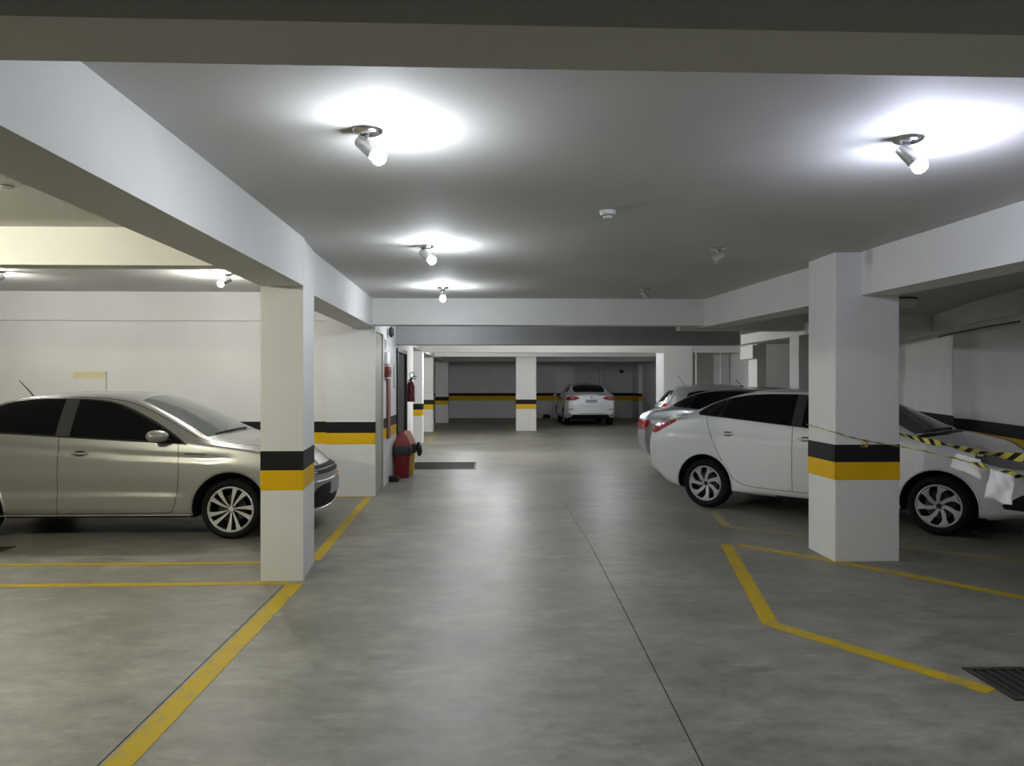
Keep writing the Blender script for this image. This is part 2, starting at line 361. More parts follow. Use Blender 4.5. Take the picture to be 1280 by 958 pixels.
# ------------------------------------------------------------------ ceiling spotlights
def spot(x, y, z, dirv, bulb, label, grp=None):
    r = tag(empty('ceiling_spotlight', (x, y, z)), label, 'ceiling light', grp)
    b = bmesh.new(); lathe(b, [(0, 0), (.068, 0), (.070, -.006), (.064, -.016), (.045, -.024), (.02, -.027), (0, -.027)], n=32)
    link('canopy', b, M['chrome'], r, 40)
    b = bmesh.new(); tube(b, [(0, 0, -.02), (0, 0, -.058)], .007, 10); ball(b, (0, 0, -.06), .012, .012, .012, 10); link('stem', b, M['steel'], r, 50)
    d = Vector(dirv).normalized(); q = d.to_track_quat('Z', 'Y').to_matrix().to_4x4()
    c = Vector((0, 0, -.082)); mt = Matrix.Translation(c) @ q
    b = bmesh.new(); lathe(b, [(0, -.058), (.026, -.058), (.031, -.050), (.033, .045), (.030, .045), (.028, -.03), (0, -.03)], mt, 28)
    hd = link('lamp_head', b, M['spotm'], r, 40)
    b = bmesh.new()
    if bulb:
        cc = c + d * .068; lathe(b, [(.0, -.05), (.014, -.05), (.016, -.036), (.030, -.014), (.035, .004), (.031, .021), (.018, .032), (0, .036)], Matrix.Translation(cc) @ q, 20)
        link('bulb', b, M[bulb], r, 60)
    else:
        lathe(b, [(0, .02), (.029, .02), (.029, .012), (0, .012)], mt, 20); link('socket', b, M['offbulb'], r, 40)
    return r
M['spotm'] = mat('satin_white_metal', (.55, .55, .54), .25, .6)
spot(-.545, 3.50, CE, (.72, -.18, -.66), 'bulb', 'lit spotlight on the ceiling at the upper left, nearest and largest of three in line')
spot(1.97, 3.54, CE, (.60, -.2, -.72), 'bulbb', 'lit spotlight at the upper right throwing a bluish glow')
spot(-.52, 6.44, CE, (.72, -.25, -.60), 'bulb', 'lit spotlight, middle one of the three in line on the left of the aisle ceiling')
spot(-.54, 9.22, CE, (.02, -.5, -.86), 'bulb', 'lit spotlight hanging closest to the far cross beam')
spot(1.95, 6.47, CE, (-.75, .1, -.55), None, 'unlit spotlight, larger of two, above the white sedan')
spot(1.91, 9.30, CE, (.55, .2, -.7), None, 'unlit spotlight by the far cross beam, smaller of two unlit ones')
spot(-3.05, 9.06, 2.84, (-.85, -.2, -.45), 'bulbw', 'lit spotlight in the left bay glowing beside the long beam')
spot(-5.55, 8.9, 2.84, (-.85, -.2, -.45), 'bulbw', 'lit spotlight in the left bay at the left edge, mostly behind the cross beam')
spot(-4.2, 4.1, CE, (.2, -.5, -.8), 'bulbg', 'lit spotlight in the near left bay, just outside the photo')
spot(-.55, 11.9, CE, (-.5, .3, -.8), 'bulb', 'lit spotlight hidden behind the first far cross beam')
spot(.2, 16.4, CF, (.3, .5, -.5), 'bulbf', 'lit spotlight hidden behind the deep grey beam, left of the two there')
spot(2.6, 16.8, CF, (.3, .5, -.5), 'bulbm', 'lit spotlight hidden behind the deep grey beam, right of the two there')
spot(3.3, 25.35, CF, (.2, .7, -.15), 'bulb', 'lit spotlight hidden behind the third far beam, in front of the far white sedan')
spot(3.2, 20.95, CF, (.3, .6, -.35), 'bulb', 'lit spotlight hidden behind the second far cross beam')
spot(-2.7, 17.8, CF, (.5, .1, -.8), 'bulb', 'lit spotlight beyond the dark doorway, out of sight behind the aisle wall')
spot(-.6, 20.95, CF, (-.3, .6, -.35), 'bulbf', 'lit spotlight hidden behind the second far cross beam on the left')

def detector(x, y, z, r0, label):
    r = tag(empty('smoke_detector', (x, y, z)), label, 'smoke detector')
    b = bmesh.new(); lathe(b, [(0, 0), (r0, 0), (r0, -.012), (r0 * .9, -.026), (r0 * .62, -.032), (0, -.032)], n=32); link('base', b, M['whitep'], r, 40)
    b = bmesh.new(); lathe(b, [(0, -.03), (r0 * .58, -.03), (r0 * .58, -.034), (r0 * .6, -.036), (r0 * .6, -.042), (r0 * .5, -.05), (0, -.052)], n=24)
    for k in range(10):
        a = 2 * PI * k / 10; mt = Matrix.Rotation(a, 4, 'Z')
        vs = [mt @ Vector((r0 * .57 + i * .006, j * .008, -.037 + h * .003)) for i in (0, 1) for j in (-1, 1) for h in (-1, 1)]
    link('sensor', b, M['whitep'], r, 40)
    b = bmesh.new(); lathe(b, [(r0 * .50, -.0325), (r0 * .63, -.0325), (r0 * .63, -.0355), (r0 * .50, -.0355)], n=24); link('vent_ring', b, M['dark'], r, 40)
detector(.80, 5.11, CE, .055, 'small white round smoke detector in the middle of the aisle ceiling')
detector(-2.74, 4.45, CE, .075, 'white round smoke detector on the left bay ceiling at the left edge')
r = tag(empty('ceiling_lamp', (5.60, 10.3, CE)), 'round off-white unlit bulkhead lamp on the ceiling behind the right column', 'ceiling light')
b = bmesh.new(); lathe(b, [(0, 0), (.235, 0), (.235, -.012), (.225, -.02)], n=40); link('base', b, M['dark'], r, 40)
b = bmesh.new(); lathe(b, [(.225, -.02), (.235, -.06), (.21, -.10), (.13, -.125), (0, -.13)], n=40); link('diffuser', b, M['whitep'], r, 60)
b = bmesh.new(); tube(b, [(7.16, 12.0, 2.30), (7.0, 11.5, 2.305), (6.86, 11.0, 2.31), (6.56, 9.9, 2.31), (6.29, 8.9, 2.30)], .012, 10)
tag(link('conduit_pipe', b, M['dgrey'], None, 50), 'dark pipe running along the top of the right wall', 'pipe')

# ------------------------------------------------------------------ aisle wall furniture
XW = -1.575
r = tag(empty('alarm_bell', (XW, 12.1, 2.37)), 'small black round alarm bell high on the aisle wall', 'alarm bell')
b = bmesh.new(); mt = Matrix.Rotation(PI / 2, 4, 'Y'); lathe(b, [(0, 0), (.05, 0), (.05, .03), (0, .03)], mt, 20); link('base', b, M['whitep'], r, 40)
b = bmesh.new(); lathe(b, [(0, .03), (.06, .03), (.085, .045), (.08, .075), (.05, .095), (0, .10)], mt, 24); link('gong', b, M['dark'], r, 50)
def wallplate(name, y0, y1, z0, z1, t, m, label, cat, extra=None):
    r = empty(name, (XW, (y0 + y1) / 2, z0)); tag(r, label, cat)
    b = bmesh.new(); h = (y1 - y0) / 2; box(b, 0.001, t, -h, h, 0, z1 - z0, min(.004, t * .3)); link('panel', b, M[m], r)
    if extra:
        nm, m2, (a0, a1, c0, c1) = extra
        b = bmesh.new(); box(b, t, t + .003, -h + a0 * 2 * h, -h + a1 * 2 * h, c0 * (z1 - z0), c1 * (z1 - z0)); link(nm, b, M[m2], r)
    return r
wallplate('safety_sign', 11.72, 11.92, 2.07, 2.24, .012, 'whitep', 'small white sign with a red mark under the alarm bell', 'sign', ('red_mark', 'red', (.35, .65, .1, .9)))
wallplate('junction_box', 11.72, 12.15, 1.86, 2.04, .045, 'whitep', 'pale box with grey edge above the red alarm box', 'box', ('grey_strip', 'panelgrey', (.85, 1, 0, 1)))
wallplate('fire_alarm_box', 11.72, 12.02, 1.66, 1.82, .07, 'red', 'small dark red alarm box on the aisle wall above the long red board', 'alarm box', ('glass_front', 'glass', (.3, .7, .3, .7)))
wallplate('hydrant_board', 11.95, 12.25, .70, 1.64, .03, 'brownred', 'tall narrow brownish red board on the aisle wall', 'board')
wallplate('notice_strip', 12.85, 13.0, 1.48, 1.88, .01, 'panelgrey', 'narrow grey notice on the wall next to the dark doorway', 'sign')

# fire extinguisher on its bracket just beyond the doorway
r = tag(empty('fire_extinguisher', (-1.49, 14.92, 1.22)), 'red fire extinguisher hanging beside the dark doorway', 'fire extinguisher')
b = bmesh.new(); lathe(b, [(0, 0), (.065, 0), (.075, .01), (.075, .29), (.07, .33), (.045, .365), (.025, .38), (.022, .40), (0, .40)], n=24); link('cylinder', b, M['red'], r, 40)
b = bmesh.new(); box(b, .03, .0765, -.05, .05, .08, .26, .004); link('instruction_label', b, M['panelgrey'], r)
b = bmesh.new(); lathe(b, [(0, .39), (.028, .39), (.028, .43), (.018, .45), (0, .45)], n=16); tube(b, [(0, 0, .44), (.05, 0, .47), (.11, 0, .48)], .010, 8); tube(b, [(0, 0, .43), (.06, 0, .435), (.10, 0, .43)], .009, 8); link('valve', b, M['dark'], r, 40)
b = bmesh.new(); tube(b, [(.02 + .045 * math.cos(a), 0, .505 + .05 * math.sin(a)) for a in [2 * PI * k / 16 for k in range(17)]], .008, 8, cap=False); link('handle_ring', b, M['red'], r, 60)
b = bmesh.new(); tube(b, [(0, -.02, .43), (-.04, -.09, .40), (-.05, -.11, .25), (-.045, -.11, .08), (-.04, -.10, .0)], [.010] * 4 + [.02], 8); link('hose', b, M['dark'], r, 40)
b = bmesh.new(); box(b, -.086, -.07, -.03, .03, .10, .34, .003); box(b, -.08, .08, -.08, .08, -.012, 0, .004); link('bracket', b, M['dark'], r)

def bin_(x, y, rz, m, lidm, label, hood=True):
    r = tag(empty('waste_bin', (x, y, 0), rz), label, 'bin')
    b = bmesh.new()
    def ring(hw, hd, z, n=6):
        pts = []; c = .035
        for sx, sy, a0 in ((1, -1, -PI / 2), (1, 1, 0), (-1, 1, PI / 2), (-1, -1, PI)):
            for k in range(n + 1):
                a = a0 + PI / 2 * k / n; pts.append((sx * (hw - c) + c * math.cos(a), sy * (hd - c) + c * math.sin(a), z))
        return [b.verts.new(p) for p in pts]
    def loft(specs, cap=(True, True)):
        rs = [ring(*s) for s in specs]; n = len(rs[0])
        for p, q in zip(rs, rs[1:]):
            for k in range(n): b.faces.new((p[k], p[(k + 1) % n], q[(k + 1) % n], q[k]))
        if cap[0]: b.faces.new(rs[0][::-1])
        if cap[1]: b.faces.new(rs[-1])
    loft([(.105, .105, 0), (.11, .11, .02), (.128, .128, .42)]); link('body', b, M[m], r, 40)
    b = bmesh.new(); loft([(.142, .142, .38), (.150, .150, .385), (.152, .152, .50), (.14, .14, .535)]); link('rim', b, M['dark'], r, 40)
    b = bmesh.new(); loft([(.135, .135, .535), (.13, .13, .58), (.060, .075, .735), (.045, .06, .755)]); link('swing_lid', b, M[lidm], r, 40)
    return r
bin_(-1.425, 12.82, .05, 'red', 'red', 'red swing-lid waste bin with black rim, in front of the yellow one')
M['lidp'] = mat('peach_plastic', (.50, .26, .16), .4)
bin_(-1.385, 13.22, .0, 'yelbin', 'lidp', 'yellow waste bin with black rim, behind the red bin')
# dark sack hung over the rear bin's rim
b = bmesh.new(); ball(b, (-1.178, 13.18, .44), .05, .09, .125, 20)
for v in b.verts: v.co += Vector((math.sin(v.co.z * 22 + v.co.y * 30) * .008, math.sin(v.co.z * 45 + v.co.y * 30) * .004, 0))
tag(link('rubbish_sack', b, M['dark'], None, 60), 'black rubbish sack bulging over the side of the yellow bin', 'sack')
r = tag(empty('bait_box', (-1.53, 12.32, 0)), 'low black box on the floor in front of the red bin', 'box')
b = bmesh.new(); box(b, -.10, .11, -.08, .08, 0, .06, .01); link('base', b, M['black'], r)
b = bmesh.new(); box(b, -.09, .10, -.07, .07, .06, .085, .01); link('lid', b, M['dark'], r)
b = bmesh.new(); box(b, 2.46, 2.78, 34.2, 34.45, 0, .13, .02); box(b, 2.50, 2.74, 34.25, 34.42, .13, .16, .01); tag(link('floor_box', b, M['black']), 'small black box at the foot of the far wall', 'box')
r = tag(empty('wall_notice', (-5.53, 10.85, 1.42)), 'white notice with a pale yellow header on the left bay wall above the silver car', 'sign')
b = bmesh.new(); box(b, -.225, .225, -.008, -.001, 0, .31); link('sheet', b, M['whitep'], r)
b = bmesh.new(); box(b, -.225, .225, -.011, -.008, .22, .31); link('header', b, M['signyel'], r)
b = bmesh.new(); box(b, .222, .232, -.014, -.001, 0, .31); link('edge_strip', b, M['panelgrey'], r)
r = tag(empty('security_camera', (6.0, 34.5, 2.15)), 'small dark camera on the far wall right of the white car', 'camera')
b = bmesh.new(); ball(b, (0, -.14, -.06), .09, .12, .07, 16); link('housing', b, M['dark'], r, 60)
b = bmesh.new(); tube(b, [(0, -.001, .0), (0, -.06, -.03)], .03, 8); link('bracket', b, M['dark'], r)

#CARS#
# ------------------------------------------------------------------ cars
def curve(pts):
    """smooth monotone interpolation through (x, value) pairs"""
    xs = np.array([p[0] for p in pts], float); ys = np.array([p[1] for p in pts], float)
    h = np.diff(xs); d = np.diff(ys) / h; m = np.zeros(len(xs)); m[0] = d[0]; m[-1] = d[-1]
    for i in range(1, len(xs) - 1):
        m[i] = 0 if d[i - 1] * d[i] <= 0 else 2 / (1 / d[i - 1] + 1 / d[i])
    def f(x):
        x = min(max(x, xs[0]), xs[-1]); i = min(int(np.searchsorted(xs, x, side='right')) - 1, len(xs) - 2); i = max(i, 0)
        t = (x - xs[i]) / h[i]; t2 = t * t; t3 = t2 * t
        return float((2 * t3 - 3 * t2 + 1) * ys[i] + (t3 - 2 * t2 + t) * h[i] * m[i] + (-2 * t3 + 3 * t2) * ys[i + 1] + (t3 - t2) * h[i] * m[i + 1])
    return f
def sstep(a, b, x):
    t = min(max((x - a) / (b - a), 0), 1); return t * t * (3 - 2 * t)

class Car:
    def __init__(s, name, loc, heading, spec, paint, label, scale=1.0):
        s.sp = spec; s.paint = paint
        s.root = tag(empty(name, (loc[0], loc[1], 0), heading), label, 'car'); s.root.scale = (scale,) * 3
        s.wb = spec['wb']; s.build_body()
    def build_body(s):
        sp = s.sp; X0, X1 = sp['x']; zt, zr, zb = curve(sp['top']), curve(sp['rail']), curve(sp['bottom']); belt = curve(sp['belt'])
        W = sp['w']; wr = curve(sp['wr'])
        n = sp.get('n', 120); er = .42
        xs = [X0 + (X1 - X0) * k / n for k in range(n + 1)]
        xs = sorted(set(xs + [X0 + .01, X0 + .025, X1 - .01, X1 - .025]))
        rings = []
        for x in xs:
            df, dr_ = (X1 - x), (x - X0)
            k = 1.0
            if df < sp['rf']: k -= sp['kf'] * (1 - df / sp['rf']) ** 2.4
            if dr_ < sp['rr']: k -= sp['kr'] * (1 - dr_ / sp['rr']) ** 2.6
            ww = W * k; b, t, r_, bt = zb(x), zt(x), zr(x), belt(x)
            bt = min(bt, r_ - .012); bt = max(bt, b + .1)
            hgt = bt - b
            ctrl = [(ww - .10, b), (ww - .035, b + .035), (ww - .012, b + .14 * hgt), (ww, b + .42 * hgt), (ww - .008, b + .72 * hgt), (ww - .045, bt)]
            side = []
            cz = np.array([c[1] for c in ctrl]); cw = np.array([c[0] for c in ctrl])
            fw = curve([(c[1], c[0]) for c in ctrl]) if all(np.diff(cz) > 0) else None
            m = 30
            for i in range(m + 1):
                z = b + hgt * i / m; y = fw(z)
                for cr in sp.get('crease', ()):      # (curve of z, depth, width, x0, x1)
                    f_ = sstep(cr[3], cr[3] + .25, x) * (1 - sstep(cr[4] - .25, cr[4], x)); dz = z - cr[0](x)
                    if dz > 0: y -= cr[1] * f_ * (1 - sstep(0, cr[2], dz)) * 0 + cr[1] * f_ * sstep(-.001, .014, dz) * (1 - sstep(.03, cr[2], dz))
                side.append((y, z))
            wrr = min(wr(x) * k, side[-1][0] - .02)
            y1, z1 = side[-1]; gh = []
            for i in range(1, 15):
                u = i / 14; gh.append((y1 + (wrr - y1) * u + .012 * math.sin(PI * u) * min(1, (r_ - bt) / .3), z1 + (r_ - z1) * u))
            cr_ = []
            for i in range(1, 25):
                u = i / 24; cr_.append((wrr * (1 - u), r_ + (t - r_) * (1 - (1 - u) ** 2.3)))
            half = side + gh + cr_
            for _ in range(2):
                h2 = half[:]
                for i in range(len(side) - 2, len(side) + len(gh) + 3):
                    h2[i] = ((half[i - 1][0] + 2 * half[i][0] + half[i + 1][0]) / 4, (half[i - 1][1] + 2 * half[i][1] + half[i + 1][1]) / 4)
                half = h2
            rings.append([(half[0][0] * q, half[0][1]) for q in (0, .5)] + half)
        m = len(rings[0]); N = len(xs)
        zn, zl = sp['nose_z'], sp['tail_z']
        def deform(x, y, z):
            if x > X1 - .55:
                f_ = sstep(X1 - .55, X1, x); x += f_ * (-sp['bf'] * (abs(y) / W) ** 2.2 + zn(z))
            if x < X0 + .5:
                f_ = 1 - sstep(X0, X0 + .5, x); x += f_ * (sp['br'] * (abs(y) / W) ** 2.2 + zl(z))
            return (x, y, z)
        bm = bmesh.new(); Lf, Rt = [], []
        for x, ring in zip(xs, rings):
            l = [bm.verts.new(deform(x, y, z)) for y, z in ring]
            r = [l[i] if ring[i][0] < 1e-6 else bm.verts.new(deform(x, -ring[i][0], ring[i][1])) for i in range(m)]
            Lf.append(l); Rt.append(r)
        def quad(a, b, c, d):
            vs = []
            for v in (a, b, c, d):
                if v not in vs: vs.append(v)
            if len(vs) > 2:
                try: bm.faces.new(vs)
                except ValueError: pass
        for i in range(N - 1):
            for j in range(m - 1):
                quad(Lf[i][j], Lf[i + 1][j], Lf[i + 1][j + 1], Lf[i][j + 1]); quad(Rt[i][j], Rt[i][j + 1], Rt[i + 1][j + 1], Rt[i + 1][j])
        K = 18                                     # nose and tail faces, row by row between mirrored ring points
        for i, x in ((0, xs[0]), (N - 1, xs[-1])):
            rows = []
            for j in range(m):
                y, z = rings[i][j]
                if y < 1e-6: rows.append([Lf[i][j]] * (K + 1)); continue
                rows.append([Lf[i][j]] + [bm.verts.new(deform(x, y * (1 - 2 * q / K), z)) for q in range(1, K)] + [Rt[i][j]])
            for a, b in zip(rows, rows[1:]):
                for q in range(K):
                    if i == 0: quad(a[q], b[q], b[q + 1], a[q + 1])
                    else: quad(a[q], a[q + 1], b[q + 1], b[q])
        bmesh.ops.remove_doubles(bm, verts=bm.verts[:], dist=1e-5)
        bmesh.ops.recalc_face_normals(bm, faces=bm.faces[:])
        s.bvh = BVHTree.FromBMesh(bm)
        body = link('body', bm, [M[s.paint], M['black']], s.root)
        # wheel wells
        cb = bmesh.new(); R = sp['arch']
        for xc in (0, s.wb):
            for sg in (1, -1):
                mt = Matrix.Translation((xc, sg * (W - .30), sp['wz'])) @ Matrix.Rotation(-sg * PI / 2, 4, 'X')
                rr = R if xc else sp.get('arch_r', R)
                lathe(cb, [(0, 0), (rr, 0), (rr, .5), (0, .5)], mt, 56)
        bmesh.ops.recalc_face_normals(cb, faces=cb.faces[:])
        co = link('cutter', cb, M['black']); md = body.modifiers.new('w', 'BOOLEAN'); md.operation = 'DIFFERENCE'; md.solver = 'EXACT'; md.object = co
        co.parent = s.root
        bpy.context.view_layer.update(); dg = bpy.context.evaluated_depsgraph_get()
        me = bpy.data.meshes.new_from_object(body.evaluated_get(dg)); body.modifiers.clear(); old = body.data; body.data = me; me.name = 'body'
        bpy.data.objects.remove(co); bpy.data.meshes.remove(old)
        me.materials.clear(); me.materials.append(M[s.paint]); me.materials.append(M['black'])
        for p in me.polygons:
            c = p.center; ins = False
            for xc in (0, s.wb):
                rr = R if xc else sp.get('arch_r', R)
                if (c.x - xc) ** 2 + (c.z - sp['wz']) ** 2 < (rr + .0012) ** 2: ins = True
            if ins or (abs(p.normal.z) > .9 and c.z < sp['wz'] and p.normal.z < 0): p.material_index = 1
            else: p.material_index = 0
        me.shade_smooth(); me.set_sharp_from_angle(angle=math.radians(38)); s.body = body
    # ---- projecting shapes onto the bodywork
    def cast(s, mode, a, b):
        if mode in ('R', 'L'):
            sg = -1 if mode == 'R' else 1; o, d = Vector((a, sg * 3, b)), Vector((0, -sg, 0))
        elif mode == 'top': o, d = Vector((a, b, 4)), Vector((0, 0, -1))
        elif mode == 'rear': o, d = Vector((-4, a, b)), Vector((1, 0, 0))
        elif mode == 'front': o, d = Vector((7, a, b)), Vector((-1, 0, 0))
        h = s.bvh.ray_cast(o, d); return (h[0], d, h[1]) if h[0] is not None else (None, d, None)
    def patch(s, name, mode, poly, m, off=.003, step=.03, smooth=2, parent=None, thick=.012, keep=False):
        P = [Vector(p) for p in poly]
        for _ in range(smooth):
            Q = []
            for i in range(len(P)):
                a, b = P[i], P[(i + 1) % len(P)]; t = .25 if _ else .18
                Q += [a.lerp(b, t), a.lerp(b, 1 - t)]
            P = Q
        R_ = []
        for i in range(len(P)):                    # resample the outline
            a, b = P[i], P[(i + 1) % len(P)]; k = max(1, int((b - a).length / step))
            R_ += [a.lerp(b, q / k) for q in range(k)]
        P = R_; n = len(P); xs_ = [p.x for p in P]; ys_ = [p.y for p in P]; inner = []
        def inside(x, y):
            c = False; j = n - 1
            for i in range(n):
                if (P[i].y > y) != (P[j].y > y) and x < (P[j].x - P[i].x) * (y - P[i].y) / (P[j].y - P[i].y) + P[i].x: c = not c
                j = i
            return c
        x = min(xs_) + step / 2
        while x < max(xs_):
            y = min(ys_) + step / 2
            while y < max(ys_):
                if inside(x, y) and min((p - Vector((x, y))).length for p in P) > step * .45: inner.append(Vector((x, y)))
                y += step
            x += step
        vs, es, fs, *_r = delaunay_2d_cdt(P + inner, [], [list(range(n))], 1, 1e-6)
        bm = bmesh.new(); V = []
        for v in vs:
            h, d, nn = s.cast(mode, v.x, v.y)
            if h is None: V.append(None); continue
            V.append(bm.verts.new(h - d * off * .6 + nn * off * .7))
        for f in fs:
            q = [V[i] for i in f]
            if None not in q:
                try: bm.faces.new(q)
                except ValueError: pass
        bm.normal_update()
        d = s.cast(mode, P[0].x, P[0].y)[1]
        for f in bm.faces[:]:
            if f.normal.dot(d) > 0: f.normal_flip()
        be = [e for e in bm.edges if len(e.link_faces) == 1]
        ex = bmesh.ops.extrude_edge_only(bm, edges=be)['geom']
        for v in ex:
            if isinstance(v, bmesh.types.BMVert): v.co += d * thick
        for v in [v for v in bm.verts if not v.link_faces]: bm.verts.remove(v)
        o = link(name, bm, M[m], s.root, 35)
        if parent: o.parent = parent
        return o
    def line(s, name, mode, pts, r=.0035, m='black', off=-.001, step=.025, sm=2, parent=None, flat=1.0):
        P = [Vector(p) for p in pts]
        for _ in range(sm):
            Q = [P[0]]
            for a, b in zip(P, P[1:]): Q += [a.lerp(b, .25), a.lerp(b, .75)]
            P = Q + [P[-1]]
        out = []
        for a, b in zip(P, P[1:]):
            k = max(1, int((b - a).length / step)); out += [a.lerp(b, q / k) for q in range(k)]
        out.append(P[-1]); L = []
        for p in out:
            h, d, nn = s.cast(mode, p.x, p.y)
            if h is not None: L.append(h + nn * off)
        L = [p for i, p in enumerate(L) if i == 0 or (p - L[i - 1]).length > 1e-4]
        bm = bmesh.new(); tube(bm, L, r, 6); o = link(name, bm, M[m], s.root, 60)
        if parent: o.parent = parent
        return o
    def wheels(s, proto):
        sp = s.sp
        for i, (xc, sg) in enumerate(((0, -1), (s.wb, -1), (0, 1), (s.wb, 1))):
            o = proto if i == 0 else copy_tree(proto)
            o.parent = s.root; o.location = (xc, sg * (sp['w'] - .025), sp['wz']); o.rotation_euler = (0, [.3, 1.0, .7, .1][i] + sp.get('wrot', 0), 0 if sg < 0 else PI)
    def mirrors(s, x, z, out=.13, m=None, size=(.07, .10, .065), base='dark'):
        for sg in (-1, 1):
            h, d, nn = s.cast('R' if sg < 0 else 'L', x, z - .02); hy = h.y
            b = bmesh.new(); ball(b, (0, 0, 0), *size, 20)
            for v in b.verts:
                v.co.x *= 1 - .25 * (v.co.y * sg / size[1]) ; v.co.x = max(v.co.x, -size[0] * .55)
                v.co.x += -.03 * max(0, v.co.y * sg / size[1])
            for v in b.verts: v.co += Vector((x, hy + sg * out, z + .03))
            o = link('wing_mirror', b, M[m or s.paint], s.root, 50)
            b = bmesh.new(); tube(b, [(x + .03, hy - sg * .01, z - .035), (x + .015, hy + sg * .05, z - .025), (x, hy + sg * (out - .03), z - .005)], [.03, .024, .03], 10); link('mirror_arm', b, M[base], o, 50)
            b = bmesh.new(); box(b, x - size[0] * .6, x - size[0] * .56, hy + sg * out - size[1] * .75, hy + sg * out + size[1] * .75, z + .03 - size[2] * .7, z + .03 + size[2] * .7, .002); link('mirror_glass', b, M['glass'], o)
    def handle(s, x, z, m=None, L=.17, mode='R'):
        sg = -1 if mode == 'R' else 1
        o = s.patch('door_handle', mode, [(x - L * .32, z - .028), (x + L * .32, z - .028), (x + L * .32, z + .026), (x - L * .32, z + .026)], 'dark', off=.001, step=.02)
        h1 = s.cast(mode, x - L / 2, z)[0]; h2 = s.cast(mode, x + L / 2, z)[0]; b = bmesh.new()
        q = Vector((0, sg, 0)); tube(b, [h1 - q * .01, h1 + q * .012 + Vector((.02, 0, 0)), (h1 + h2) / 2 + q * .036, h2 + q * .012 - Vector((.02, 0, 0)), h2 - q * .01], [.010, .013, .013, .013, .010], 10)
        for v in b.verts: v.co.z = z + (v.co.z - z) * 1.0
        link('grip', b, M[m or s.paint], o, 60); return o

def arch_lip(c):
    for xc in (0, c.wb):
        for md in ('R', 'L'):
            R = c.sp['arch'] + .012; P = [(xc + R * math.cos(a), c.sp['wz'] + R * math.sin(a)) for a in [PI * (-.06 + 1.12 * k / 20) for k in range(21)]]
            c.line('arch_lip', md, [p for p in P if p[1] > .24], .013, c.paint, -.002, sm=1)

